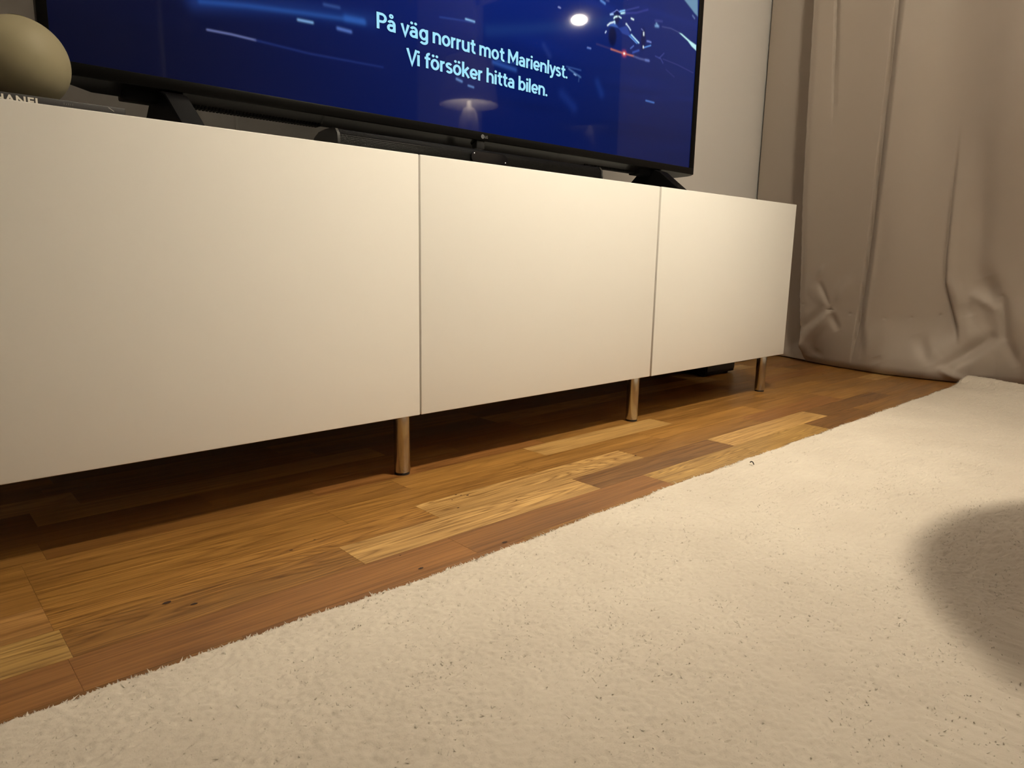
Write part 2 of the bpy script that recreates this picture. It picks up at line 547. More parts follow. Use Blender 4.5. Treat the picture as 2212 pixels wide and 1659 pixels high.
# film picture on the screen: strokes (s), polygons (p), ellipses (e) in panel coordinates
PICTURE = [
 ('s',[(0.3685,0.6961),(0.4362,0.7065),(0.5274,0.7173),(0.591,0.7239),(0.6335,0.727)],0.0042,(38,84,160),0.9),
 ('s',[(0.5165,0.705),(0.5402,0.7061)],0.0022,(120,165,215),1),
 ('s',[(0.5849,0.7072),(0.6077,0.707)],0.003,(80,110,185),0.9),
 ('s',[(0.5619,0.7374),(0.5877,0.7388)],0.003,(55,85,150),0.7),
 ('s',[(0.3764,0.6607),(0.4107,0.6617),(0.4465,0.6611)],0.0016,(105,115,170),0.8),
 ('s',[(0.4465,0.6611),(0.534,0.659),(0.6687,0.6634)],0.002,(30,50,120),0.5),
 ('s',[(0.3612,0.6944),(0.5017,0.7188),(0.6496,0.7338)],0.014,(22,50,120),0.55),
 ('s',[(0.9182,0.7178),(0.9757,0.7145)],0.005,(48,90,175),0.6),
 ('s',[(0.6003,0.7263),(0.6313,0.7281)],0.006,(45,95,180),0.6),
 ('s',[(0.8493,0.7799),(0.8694,0.7798)],0.002,(140,190,235),1),
 ('s',[(1.4016,0.7215),(1.4336,0.7218)],0.0022,(70,110,185),1),
 ('s',[(1.0535,0.7752),(1.0712,0.7593)],0.007,(34,56,130),0.45),
 ('s',[(1.1303,0.744),(1.1681,0.7338)],0.002,(90,130,190),0.6),
 ('s',[(0.8283,0.6719),(0.8402,0.6696)],0.0025,(110,150,210),0.7),
 ('s',[(0.8563,0.6649),(0.8686,0.6639)],0.002,(110,150,210),0.7),
 ('s',[(0.9267,0.7225),(1.1151,0.7379)],0.002,(45,80,160),0.6),
 ('s',[(1.1863,0.7967),(1.1972,0.7972)],0.0018,(70,110,190),0.8),
 ('s',[(0.7897,0.77),(0.8673,0.7787)],0.002,(40,70,150),0.5),
 ('s',[(1.2235,0.7329),(1.2392,0.7108)],0.01,(22,52,130),0.5),
 ('s',[(1.1121,0.6906),(1.1499,0.6692)],0.012,(20,46,122),0.5),
 ('s',[(0.9045,0.7721),(1.0146,0.7987),(1.1364,0.8314),(1.2719,0.8712)],0.013,(24,55,120),0.5),
 ('s',[(1.0944,0.8576),(1.0974,0.8573)],0.0018,(130,150,210),0.8),
 ('e',(1.2688,0.8372),(0.016,0.024),(6,12,52),0.9),
 ('e',(1.2815,0.8814),(0.011,0.018),(14,18,62),0.8),
 ('e',(1.3803,0.8538),(0.01,0.028),(14,14,58),0.7),
 ('p',[(1.2884,0.8587),(1.3173,0.8696),(1.3308,0.8549),(1.3298,0.8499),(1.3024,0.8506)],0.0015,(40,66,150),0.9),
 ('p',[(1.2505,0.8559),(1.2718,0.8684),(1.2884,0.8594),(1.2673,0.858)],0.0015,(62,98,180),0.9),
 ('p',[(1.3243,0.8504),(1.3335,0.8555),(1.3659,0.8444),(1.3587,0.8393)],0.0008,(50,100,180),1),
 ('s',[(1.2616,0.8836),(1.273,0.8896),(1.2805,0.8952),(1.2908,0.8921)],0.0012,(110,125,205),0.9),
 ('s',[(1.2585,0.8804),(1.2676,0.8831)],0.002,(170,205,255),1),
 ('s',[(1.2912,0.8943),(1.3082,0.9002)],0.0018,(140,200,255),1),
 ('s',[(1.2954,0.8912),(1.3085,0.8952)],0.0022,(190,240,255),1),
 ('s',[(1.3095,0.9003),(1.3577,0.9186)],0.0022,(60,72,150),0.6),
 ('s',[(1.3086,0.8943),(1.3504,0.9049),(1.3918,0.9209)],0.0026,(56,66,150),0.6),
 ('s',[(1.2713,0.8756),(1.2743,0.8787),(1.282,0.8817)],0.002,(220,250,255),1),
 ('s',[(1.288,0.8831),(1.2961,0.8817)],0.0017,(215,245,255),1),
 ('s',[(1.2505,0.8562),(1.2591,0.8628),(1.2744,0.8688)],0.0019,(220,240,255),1),
 ('s',[(1.2731,0.8685),(1.2746,0.8666)],0.0024,(190,230,255),1),
 ('s',[(1.3151,0.8731),(1.3165,0.873)],0.0022,(225,245,255),1),
 ('s',[(1.3194,0.8714),(1.3257,0.8679),(1.3315,0.8637)],0.0018,(200,225,255),1),
 ('s',[(1.3323,0.8887),(1.3406,0.8882)],0.002,(225,250,255),1),
 ('s',[(1.3355,0.8546),(1.3641,0.843)],0.0018,(190,235,255),1),
 ('s',[(1.3298,0.8499),(1.3558,0.8403)],0.0012,(110,160,230),0.8),
 ('s',[(1.2441,0.8398),(1.2465,0.8431)],0.0016,(200,220,255),1),
 ('s',[(1.3805,0.8683),(1.3809,0.8638)],0.0024,(235,250,255),1),
 ('s',[(1.3713,0.8748),(1.3772,0.8728)],0.0014,(120,130,190),0.8),
 ('s',[(1.3949,0.853),(1.4021,0.8537),(1.4095,0.8535)],0.0022,(115,135,210),0.9),
 ('s',[(1.3847,0.8369),(1.4095,0.8465)],0.0017,(90,140,215),1),
 ('s',[(1.3435,0.8179),(1.3654,0.827)],0.0026,(50,80,170),0.9),
 ('s',[(1.3346,0.825),(1.3451,0.8328)],0.0018,(80,110,190),0.8),
 ('s',[(1.3816,0.8385),(1.3818,0.8364)],0.0022,(240,250,255),1),
 ('s',[(1.3442,0.8098),(1.3537,0.8133)],0.003,(12,12,50),0.9),
 ('s',[(1.2164,0.8109),(1.268,0.8103)],0.0022,(60,55,105),0.6),
 ('s',[(1.2654,0.8101),(1.3123,0.8097),(1.3469,0.8109)],0.002,(190,110,95),0.9),
 ('s',[(1.3469,0.8109),(1.3697,0.8098),(1.4074,0.8117)],0.0026,(80,92,150),0.8),
 ('s',[(1.3928,0.8108),(1.4044,0.8118)],0.003,(100,120,190),0.8),
 ('s',[(1.311,0.8094),(1.3142,0.8101)],0.006,(235,80,75),0.9),
 ('s',[(1.3115,0.8096),(1.3137,0.81)],0.0026,(255,250,245),1),
 ('p',[(1.5312,0.9778),(1.5906,0.992),(1.5952,0.9528),(1.5813,0.9567),(1.5672,0.963)],0.002,(112,152,182),0.9),
 ('p',[(1.519,0.8982),(1.5319,0.898),(1.569,0.8891),(1.5965,0.8847),(1.598,0.8722),(1.577,0.8783),(1.5593,0.8871)],0.0012,(190,240,245),1),
 ('s',[(1.4504,0.8968),(1.487,0.9005),(1.5222,0.8982)],0.0016,(64,74,130),0.8),
 ('s',[(1.4237,0.8927),(1.4355,0.8944)],0.0034,(110,150,200),0.9),
 ('s',[(1.4276,0.8985),(1.4309,0.8951)],0.003,(130,170,210),0.8),
 ('s',[(1.4226,0.9041),(1.4493,0.9083)],0.003,(60,70,140),0.6),
 ('s',[(1.4451,0.8249),(1.4636,0.8395)],0.0018,(58,70,140),0.7),
 ('s',[(1.4298,0.8267),(1.4512,0.8252),(1.4612,0.8168)],0.0018,(62,74,145),0.7),
 ('s',[(1.4603,0.8261),(1.5237,0.824),(1.5908,0.8175)],0.0014,(58,66,128),0.6),
 ('s',[(1.4748,0.8047),(1.5107,0.7936)],0.0018,(46,56,120),0.6),
 ('s',[(1.2246,0.9013),(1.2387,0.8983)],0.003,(95,140,215),0.9),
 ('s',[(1.2433,0.9058),(1.251,0.9064)],0.0026,(80,90,150),0.7),
 ('s',[(1.1873,0.7982),(1.1977,0.7983)],0.0016,(110,125,190),0.8),
 ('s',[(1.0927,0.857),(1.0999,0.857)],0.0014,(140,150,205),0.8),
 ('s',[(1.1471,0.7366),(1.1531,0.7352)],0.0016,(140,175,225),0.9),
 ('s',[(1.5738,0.9489),(1.5827,0.9447)],0.0025,(110,130,180),0.7),
 ('s',[(1.1229,0.7474),(1.1681,0.748)],0.0018,(50,80,150),0.7),
 ('s',[(1.1639,0.7365),(1.1622,0.7239)],0.0014,(60,90,150),0.6),
]
KNOTS = [(0.3154, -0.1389, 0.0012), (0.1651, -0.1781, 0.0024), (0.1847, -0.1986, 0.002), (0.3515, -0.1278, 0.0009), (0.4047, -0.2784, 0.0018), (0.5259, -0.2854, 0.0022), (0.5873, -0.1088, 0.0011), (0.5919, -0.1152, 0.001), (0.5993, -0.1213, 0.0014), (0.5697, -0.1226, 0.0009), (0.5566, -0.1535, 0.0012), (0.6405, -0.1837, 0.0009), (0.9659, -0.1485, 0.0013), (0.4064, -0.2344, 0.0008)]

# ------------------------------------------------------------------ room
XL, XR, XA, YB, YS, YF, ZC = -3.4, 2.52, 3.4, 0.46, -0.76, -3.6, 2.5
struct(box('wall_back', XL, XR + 0.12, YB, YB + 0.12, 0, ZC, M_wall))
struct(box('wall_left', XL - 0.12, XL, YF - 0.12, YB + 0.12, 0, ZC, M_wall))
struct(box('wall_front', XL, XA + 0.12, YF - 0.12, YF, 0, ZC, M_wall_shaded))
b = bmesh.new()
box_bm(XR, XR + 0.12, YS, YB, 0, ZC, bm=b)
box_bm(XR + 0.12, XA, YS, YS + 0.12, 0, ZC, bm=b)
# niche wall with the window opening
WY0, WY1, WZ0, WZ1 = -2.9, -1.3, 0.92, 2.15
box_bm(XA, XA + 0.12, YF, WY0, 0, ZC, bm=b)
box_bm(XA, XA + 0.12, WY1, YS + 0.12, 0, ZC, bm=b)
box_bm(XA, XA + 0.12, WY0, WY1, 0, WZ0, bm=b)
box_bm(XA, XA + 0.12, WY0, WY1, WZ1, ZC, bm=b)
struct(bm_obj('wall_right', b, M_wall))
struct(box('ceiling', XL - 0.12, XA + 0.12, YF - 0.12, YB + 0.12, ZC, ZC + 0.1, M_ceiling))
struct(box('baseboard_back', XL, XR, YB - 0.014, YB, 0.0, 0.07, M_trim, bev=0.003))
win = struct(box('window_1', XA + 0.05, XA + 0.065, WY0 + 0.04, WY1 - 0.04, WZ0 + 0.04, WZ1 - 0.04, M_glass))
b = bmesh.new()
box_bm(XA + 0.02, XA + 0.10, WY0, WY0 + 0.045, WZ0, WZ1, bm=b)
box_bm(XA + 0.02, XA + 0.10, WY1 - 0.045, WY1, WZ0, WZ1, bm=b)
box_bm(XA + 0.02, XA + 0.10, WY0, WY1, WZ0, WZ0 + 0.045, bm=b)
box_bm(XA + 0.02, XA + 0.10, WY0, WY1, WZ1 - 0.045, WZ1, bm=b)
bm_obj('window_frame', b, M_trim, win)

# floor: slab, real oak strips where the photograph shows them
PX0, PY0 = -0.12, -0.36
b = bmesh.new()
box_bm(XL, XA, YF, YB, -0.06, -0.0125, bm=b)
floor = struct(bm_obj('floor', b, M_subfloor))
b = bmesh.new()
box_bm(XL, XA, YF, PY0, -0.0125, 0.0, bm=b)
box_bm(XL, PX0, PY0, YB, -0.0125, 0.0, bm=b)
bm_obj('boards_beyond', b, M_hidden_floor, floor)

DK = (0.241, 0.112, 0.028); MD = (0.308, 0.153, 0.038); GD = (0.353, 0.179, 0.043); LT = (0.556, 0.343, 0.122)
RD = (0.286, 0.128, 0.036); PK = (0.426, 0.225, 0.072); YL = (0.470, 0.290, 0.090); BR = (0.230, 0.112, 0.034)
ROW0, ROWP = 0.0135, 0.0603


def row_y(k):
    return ROW0 - ROWP * k


# known strips: (row, x0, x1, tone, ring count, ring depth)
KNOWN = {
    -3: [(0.104 - 0.5, 0.104, DK, 6, 0.3), (0.104, 0.62, YL, 4, 0.2)],
    -2: [(-0.12, 0.30, DK, 4, 0.3), (0.30, 0.74, MD, 6, 0.3)],
    -1: [(-0.12, 0.094, MD, 4, 0.3), (0.094, 0.43, DK, 3, 0.3), (0.43, 0.90, RD, 5, 0.4), (0.90, 1.36, MD, 4, 0.3), (1.36, 1.80, GD, 7, 0.35), (1.80, 2.16, MD, 6, 0.3)],
    0: [(-0.12, 0.07, GD, 4, 0.3), (0.07, 0.55, MD, 9, 0.45), (0.55, 0.84, GD, 5, 0.3), (0.84, 1.227, LT, 3, 0.2), (1.227, 1.66, MD, 4, 0.3), (1.66, 2.02, GD, 6, 0.3), (2.02, 2.44, MD, 5, 0.4)],
    1: [(-0.12, 0.07, MD, 3, 0.2), (0.07, 0.41, GD, 10, 0.5), (0.41, 0.762, GD, 6, 0.35), (0.762, 1.10, GD, 4, 0.3), (1.10, 1.52, GD, 3, 0.25), (1.52, 1.815, MD, 4, 0.3), (1.815, 2.2, GD, 5, 0.3)],
    2: [(-0.12, 0.07, PK, 7, 0.35), (0.07, 0.514, GD, 15, 0.6), (0.514, 0.967, LT, 17, 0.75), (0.967, 1.40, MD, 5, 0.35), (1.40, 1.815, RD, 4, 0.25), (1.815, 2.20, GD, 6, 0.3)],
    3: [(-0.12, 0.074, YL, 14, 0.6), (0.074, 0.363, MD, 15, 0.65), (0.363, 0.777, LT, 14, 0.65), (0.777, 1.169, BR, 10, 0.5), (1.169, 1.58, LT, 11, 0.4), (1.58, 1.98, BR, 22, 0.8), (1.98, 2.4, MD, 6, 0.3)],
    4: [(-0.12, 0.07, RD, 3, 0.2), (0.07, 0.481, RD, 5, 0.25), (0.481, 0.883, RD, 4, 0.3), (0.883, 1.165, YL, 20, 0.55), (1.165, 1.457, YL, 18, 0.5), (1.457, 1.72, BR, 15, 0.65), (1.72, 2.06, MD, 5, 0.3)],
}


def plank(x0, x1, y0, y1, tone, rc, rd):
    j = rng.normal(0, 0.02)
    x0 += 0.00012; x1 -= 0.00012; y0 += 0.00010; y1 -= 0.00010
    dz = rng.uniform(-0.00003, 0.00003)
    cx, cy = (x0 + x1) / 2, (y0 + y1) / 2
    bm = bmesh.new()
    box_bm(x0 - cx, x1 - cx, y0 - cy, y1 - cy, -0.0125, dz, bm=bm)
    o = bm_obj('plank', bm, M_oak, floor, loc=(cx, cy, 0))
    t = [max(0.01, c * (1 + j)) for c in tone]
    o.color = (*t, 1)
    o['ring_count'] = float(rc) * 1.7
    o['ring_depth'] = min(0.95, float(rd) * 1.25)
    return o


for k in range(-8, 6):
    y1, y0 = row_y(k), row_y(k + 1)
    y1 = min(y1, YB - 0.015)
    y0 = max(y0, PY0)
    if y1 - y0 < 0.004:
        continue
    spec = list(KNOWN.get(k, []))
    end = max([s[1] for s in spec], default=PX0)
    if not spec:
        end = PX0 - rng.uniform(0, 0.3)
    while end < XR - 0.02:
        ln = rng.uniform(0.33, 0.47)
        tone = [DK, MD, MD, GD, GD, RD, LT, BR][rng.integers(0, 8)]
        spec.append((end, end + ln, tone, rng.uniform(3, 12), rng.uniform(0.25, 0.5)))
        end += ln
    for (x0, x1, tone, rc, rd) in spec:
        x0 = max(x0, PX0)
        x1 = min(x1, XR - 0.002)
        if x1 - x0 > 0.03:
            plank(x0, x1, y0, y1, tone, rc, rd)

# dark knots in the strips nearest the camera (flat inlays of darker wood)
b = bmesh.new()
for (kx, ky, kr) in KNOTS:
    vs_ = [b.verts.new((kx + kr * (1.9 if math.cos(a) else 1) * math.cos(a) * rng.uniform(0.8, 1.15), ky + kr * math.sin(a) * rng.uniform(0.8, 1.15), 0.00035)) for a in np.linspace(0, 2 * math.pi, 11)[:-1]]
    b.faces.new(vs_)
kn = bm_obj('knots', b, M_knot, floor)
kn['kind'] = 'stuff'

# ------------------------------------------------------------------ media cabinet
cab = empty('media_cabinet', 'long low white three-door media cabinet on short round steel legs under the television', 'cabinet', (0.9, 0.2, 0))


def at_parent(o, p):
    o.parent = p
    o.matrix_parent_inverse = Matrix.Translation(p.location).inverted()
    return o


CT = 0.4955
bm = bmesh.new()
for i in range(3):
    x0 = 0.6 * i
    box_bm(x0 + 0.001, x0 + 0.599, 0.0205, 0.42, 0.1025, 0.1185, 0.0008, 1, bm)
    box_bm(x0 + 0.001, x0 + 0.599, 0.0205, 0.42, CT - 0.017, CT - 0.001, 0.0008, 1, bm)
    box_bm(x0 + 0.001, x0 + 0.017, 0.0205, 0.42, 0.1185, CT - 0.017, 0, 1, bm)
    box_bm(x0 + 0.583, x0 + 0.599, 0.0205, 0.42, 0.1185, CT - 0.017, 0, 1, bm)
    box_bm(x0 + 0.017, x0 + 0.583, 0.412, 0.42, 0.1185, CT - 0.017, 0, 1, bm)
at_parent(bm_obj('carcass', bm, M_white), cab)
for (x0, x1, y0) in ((0.0012, 0.6000, 0.0), (0.6028, 1.1998, 0.0), (1.2045, 1.8000, -0.0012)):
    d = box('door', x0, x1, y0, y0 + 0.018, 0.1, CT, M_white, bev=0.0011, seg=3)
    at_parent(d, cab)
for lx in (0.03, 0.584, 1.180, 1.739):
    for ly in (0.028, 0.39):
        leg = bm_obj('leg', lathe_bm([(0, 0.004), (0.0125, 0.004), (0.0131, 0.005), (0.0131, 0.101), (0, 0.101)], 32, lx, ly), M_chrome, smooth=True, angle=math.radians(40))
        at_parent(leg, cab)
        ft = bm_obj('glide', lathe_bm([(0, 0), (0.0122, 0), (0.0122, 0.0042), (0, 0.0042)], 24, lx, ly), M_foot, smooth=True, angle=math.radians(40))
        ft.parent = leg

# ------------------------------------------------------------------ television
tv = empty('television', 'large black flat-screen television on two splayed feet showing Swedish subtitles', 'television', (0.8935, 0.25, CT))
TX0, TX1, TY, TZ0, TZ1 = 0.1685, 1.6185, 0.200, 0.5690, 1.3965
SX0, SX1, SZ0, SZ1 = 0.1805, 1.5985, 0.5855, 1.3835
bm = bmesh.new()
box_bm(TX0, TX1, TY, TY + 0.012, TZ0, SZ0, 0.0012, 2, bm)
box_bm(TX0, TX1, TY, TY + 0.012, SZ1, TZ1, 0.0012, 2, bm)
box_bm(TX0, SX0, TY, TY + 0.012, SZ0 - 0.001, SZ1 + 0.001, 0.0010, 2, bm)
box_bm(SX1, TX1, TY, TY + 0.012, SZ0 - 0.001, SZ1 + 0.001, 0.0010, 2, bm)
at_parent(bm_obj('bezel', bm, M_bezel, smooth=True, angle=math.radians(50)), tv)
# back shell: thin at the top, deeper low down
bm = prism_bm([(TY + 0.012, TZ0 + 0.03), (TY + 0.045, TZ0 + 0.02), (TY + 0.083, TZ0 + 0.04), (TY + 0.083, 0.86), (TY + 0.045, 0.93), (TY + 0.030, 1.38), (TY + 0.012, 1.39)], TX0 + 0.012, TX1 - 0.012)
at_parent(bm_obj('back_shell', bm, M_tvback), tv)
# underside lip: slopes down and back, ends cut at the corners
bm = bmesh.new()
prof = []
xs = [TX0 + 0.0008, TX0 + 0.008, TX0 + 0.06, TX1 - 0.06, TX1 - 0.008, TX1 - 0.0008]
dep = [0.006, 0.012, 0.031, 0.031, 0.012, 0.006]
rows = []
for x, d in zip(xs, dep):
    zf = TZ0 + 0.0008
    zl = zf - d * 0.43
    rows.append([bm.verts.new((x, TY + 0.0008, zf)), bm.verts.new((x, TY + d, zl)), bm.verts.new((x, TY + d + 0.012, zl + 0.004)), bm.verts.new((x, TY + 0.055, TZ0 + 0.024)), bm.verts.new((x, TY + 0.004, TZ0 + 0.012))])
for a, c in zip(rows, rows[1:]):
    for k in range(5):
        bm.faces.new((a[k], a[(k + 1) % 5], c[(k + 1) % 5], c[k]))
bm.faces.new(rows[0])
bm.faces.new(rows[-1][::-1])
at_parent(bm_obj('underside', bm, M_under), tv)
# slots of the downward speakers along the rear of the underside
bm = bmesh.new()
for xa, xb in ((0.345, 0.56), (1.22, 1.40)):
    x = xa
    while x < xb:
        box_bm(x, x + 0.0030, TY + 0.0255, TY + 0.0420, TZ0 - 0.0136, TZ0 - 0.0060, bm=bm)
        x += 0.0052
g = at_parent(bm_obj('speaker_slots', bm, M_tvback), tv)
g['kind'] = 'stuff'
# screen: a glossy panel whose picture is painted into a colour attribute
nx, nz1 = 1020, 310
xs = np.linspace(SX0, SX1, nx)
zs = np.concatenate([np.linspace(SZ0, 1.01, nz1), np.linspace(1.01, SZ1, 24)[1:]])
XX, ZZ = np.meshgrid(xs, zs)
lin = lambda c: np.array(srgb(*c)[:3])


def lerp3(t, a, b_):
    return a[None, None] + (b_ - a)[None, None] * t[..., None]


u = np.clip((XX - SX0) / (SX1 - SX0), 0, 1)
v = np.clip((ZZ - SZ0) / 0.36, 0, 1)
sm = lambda t: t * t * (3 - 2 * t)
left, mid, right = lin((7, 13, 46)), lin((4, 31, 112)), lin((14, 33, 98))
img = np.where((u < 0.5)[..., None], lerp3(sm(np.clip(u / 0.5, 0, 1)), left, mid), lerp3(sm(np.clip((u - 0.55) / 0.4, 0, 1)), mid, right))
img = img * (0.50 + 0.62 * sm(v))[..., None]
# soft cloudy motion-blur streaks of the film frame
acc = np.zeros_like(XX)
for i in range(46):
    cx_, cz_ = rng.uniform(SX0, SX1), rng.uniform(0.62, 1.02)
    wx, wz = rng.uniform(0.05, 0.22), rng.uniform(0.004, 0.018)
    sl = rng.uniform(0.0, 0.12)
    acc += rng.uniform(-0.35, 0.5) * np.exp(-((XX - cx_) / wx) ** 2 - ((ZZ - cz_ - sl * (XX - cx_)) / wz) ** 2)
img *= np.clip(1 + 0.38 * acc, 0.5, 1.8)[..., None]


def blend(mask, c, a):
    global img
    m_ = np.clip(mask * a, 0, 1)[..., None]
    img = img * (1 - m_) + lin(c)[None, None] * m_


for it in PICTURE:
    if it[0] == 's':
        pts, w, c, a = it[1:]
        dmin = np.full(XX.shape, 9.0)
        for (x0, z0), (x1, z1) in zip(pts, pts[1:]):
            dx, dz = x1 - x0, z1 - z0
            t = np.clip(((XX - x0) * dx + (ZZ - z0) * dz) / max(dx * dx + dz * dz, 1e-9), 0, 1)
            dmin = np.minimum(dmin, np.hypot(XX - x0 - t * dx, ZZ - z0 - t * dz))
        blend(np.exp(-(dmin / w) ** 2 * 1.2), c, a)
    elif it[0] == 'e':
        (cx_, cz_), (rx, rz), c, a = it[1:]
        q = np.hypot((XX - cx_) / rx, (ZZ - cz_) / rz)
        blend(1 / (1 + np.exp((q - 0.85) * 12)), c, a)
    else:
        pts, soft, c, a = it[1:]
        ins = np.zeros(XX.shape, bool)
        dmin = np.full(XX.shape, 9.0)
        for (x0, z0), (x1, z1) in zip(pts, pts[1:] + pts[:1]):
            cond = ((z0 > ZZ) != (z1 > ZZ)) & (XX < (x1 - x0) * (ZZ - z0) / ((z1 - z0) or 1e-9) + x0)
            ins ^= cond
            dx, dz = x1 - x0, z1 - z0
            t = np.clip(((XX - x0) * dx + (ZZ - z0) * dz) / max(dx * dx + dz * dz, 1e-9), 0, 1)
            dmin = np.minimum(dmin, np.hypot(XX - x0 - t * dx, ZZ - z0 - t * dz))
        sd = np.where(ins, dmin, -dmin)
        blend(1 / (1 + np.exp(-np.clip(sd / soft * 2.5, -30, 30))), c, a)
nv = XX.size
nzr, nxr = XX.shape
co = np.stack([XX.ravel(), np.full(nv, TY + 0.0018), ZZ.ravel()], 1)
ii, jj = np.meshgrid(np.arange(nzr - 1), np.arange(nxr - 1), indexing='ij')
q = np.stack([ii * nxr + jj, ii * nxr + jj + 1, (ii + 1) * nxr + jj + 1, (ii + 1) * nxr + jj], -1).reshape(-1, 4)


def fast_mesh(name, co, faces):
    me = bpy.data.meshes.new(name)
    n, k = faces.shape
    me.vertices.add(len(co))
    me.vertices.foreach_set('co', np.ascontiguousarray(co, np.float32).ravel())
    me.loops.add(n * k)
    me.loops.foreach_set('vertex_index', np.ascontiguousarray(faces, np.int32).ravel())
    me.polygons.add(n)
    me.polygons.foreach_set('loop_start', np.arange(0, n * k, k, dtype=np.int32))
    me.update(calc_edges=True)
    return me


me = fast_mesh('screen', co, q)
ca = me.color_attributes.new('picture', 'FLOAT_COLOR', 'POINT')
ca.data.foreach_set('color', np.concatenate([img.reshape(-1, 3), np.ones((nv, 1))], 1).astype(np.float32).ravel())
M_screen = mat('screen_panel', (0.002, 0.002, 0.003, 1), 0.03, spec=0.19)
bsdf(M_screen).inputs['Coat Weight'].default_value = 0.16
bsdf(M_screen).inputs['Coat Roughness'].default_value = 0.085
bsdf(M_screen).inputs['Coat IOR'].default_value = 1.25
at = N(M_screen, 'ShaderNodeAttribute', attribute_type='GEOMETRY', attribute_name='picture')
L(M_screen, at, 'Color', bsdf(M_screen), 'Emission Color')
bsdf(M_screen).inputs['Emission Strength'].default_value = 1.0
screen = at_parent(obj('screen', me, M_screen), tv)
M_sub_text = mat('subtitle_light', (0.0, 0.0, 0.0, 1), 0.3, emit=srgb(158, 226, 255), strength=1.0)
M_sub_edge = mat('subtitle_outline', (0.0, 0.0, 0.0, 1), 0.05, emit=srgb(6, 10, 52), strength=1.0)
TXT = (('På väg norrut mot Marienlyst.', 0.6570, 1.1262, 0.7232), ('Vi försöker hitta bilen.', 0.7172, 1.0672, 0.6782))
for body, x0, x1, zb in TXT:
    stroke_text('subtitle_line', body, M_sub_text, screen, x0, x1, zb, 0.0258, TY + 0.0010)
    stroke_text('subtitle_outline', body, M_sub_edge, screen, x0, x1, zb, 0.0258, TY + 0.0014, grow=0.035)
screen.matrix_parent_inverse = Matrix.Translation(tv.location).inverted()
for c_ in screen.children:
    c_.matrix_parent_inverse = Matrix.Identity(4)
# emblem on the lower bezel
bm = bmesh.new()
n = 28
lx, lz, lr = 0.8912, 0.5770, 0.0040
outer = [bm.verts.new((lx + lr * math.cos(2 * math.pi * k / n), TY - 0.0004, lz + lr * math.sin(2 * math.pi * k / n))) for k in range(n)]
bm.faces.new(outer)
emb = at_parent(bm_obj('emblem', bm, M_logo), tv)
bm = bmesh.new()
for (x0, x1, z0, z1) in ((-0.0006, 0.0001, -0.0022, 0.0022), (-0.0006, 0.0014, -0.0022, -0.0016), (0.0010, 0.0029, -0.0003, 0.0003), (-0.0022, -0.0014, 0.0008, 0.0016)):
    vs_ = [bm.verts.new((lx + a, TY - 0.0006, lz + c)) for a, c in ((x0, z0), (x1, z0), (x1, z1), (x0, z1))]
    bm.faces.new(vs_)
bm_obj('emblem_face', bm, M_bezel, emb)
t = text_mesh('maker_lettering', 'LG', M_logo, None, 0.8966, 0.9038, 0.5745, 0.0050, TY - 0.0005, weight=0.01)
at_parent(t, tv)
o = box('sensor_module', 0.8795, 0.8990, TY + 0.003, TY + 0.020, TZ0 - 0.0150, TZ0 + 0.004, M_sensor, bev=0.0015)
at_parent(o, tv)
# splayed feet
for fx, m0, m1 in ((0.307, 0.264, 0.340), (1.451, 1.404, 1.489)):
    x0, x1 = fx, fx + 0.032
    prof = [(0.098, CT + 0.0005), (0.130, CT + 0.0005), (0.150, CT + 0.005), (0.225, CT + 0.008), (0.280, CT + 0.005), (0.298, CT + 0.0005), (0.325, CT + 0.0005), (0.256, CT + 0.062), (0.245, CT + 0.072), (0.205, CT + 0.072), (0.186, CT + 0.066)]
    bm = prism_bm(prof, x0, x1)
    bmesh.ops.recalc_face_normals(bm, faces=bm.faces[:])
    bmesh.ops.bevel(bm, geom=[e for e in bm.edges if abs(e.verts[0].co.x - e.verts[1].co.x) < 1e-6], offset=0.0015, segments=1, affect='EDGES')
    f = at_parent(bm_obj('foot', bm, M_tvfoot), tv)
    mnt = box('foot_mount', m0, m1, TY + 0.012, TY + 0.046, TZ0 - 0.0165, TZ0 + 0.004, M_tvfoot, bev=0.002)
    mnt.parent = f

# ------------------------------------------------------------------ soundbar
sb = empty('soundbar', 'slim black soundbar with perforated front lying on the cabinet before the television', 'soundbar', (0.857, 0.17, CT))
BX0, BX1, BY0, BY1, BH = 0.537, 1.166, 0.126, 0.212, 0.0455
prof = [(BY0, CT + 0.002), (BY0 - 0.002, CT + 0.006), (BY0 + 0.001, CT + 0.036), (BY0 + 0.007, CT + 0.0435), (BY0 + 0.016, CT + BH), (BY0 + 0.040, CT + BH), (BY0 + 0.060, CT + 0.043), (BY0 + 0.075, CT + 0.036), (BY1, CT + 0.024), (BY1, CT + 0.002)]
bm = prism_bm(prof, BX0 + 0.004, BX1 - 0.004)
o = at_parent(bm_obj('grille', bm, M_grille, smooth=True, angle=math.radians(35)), sb)
for x0, x1 in ((BX0, BX0 + 0.0045), (BX1 - 0.0045, BX1)):
    bm = prism_bm([(y + (0.0006 if y > 0.17 else -0.0006), z + (0.0006 if z > CT + 0.03 else 0)) for y, z in prof], x0, x1)
    at_parent(bm_obj('end_cap', bm, mat('end_cap_gloss', (0.018, 0.018, 0.018, 1), 0.22), smooth=True, angle=math.radians(35)), sb)
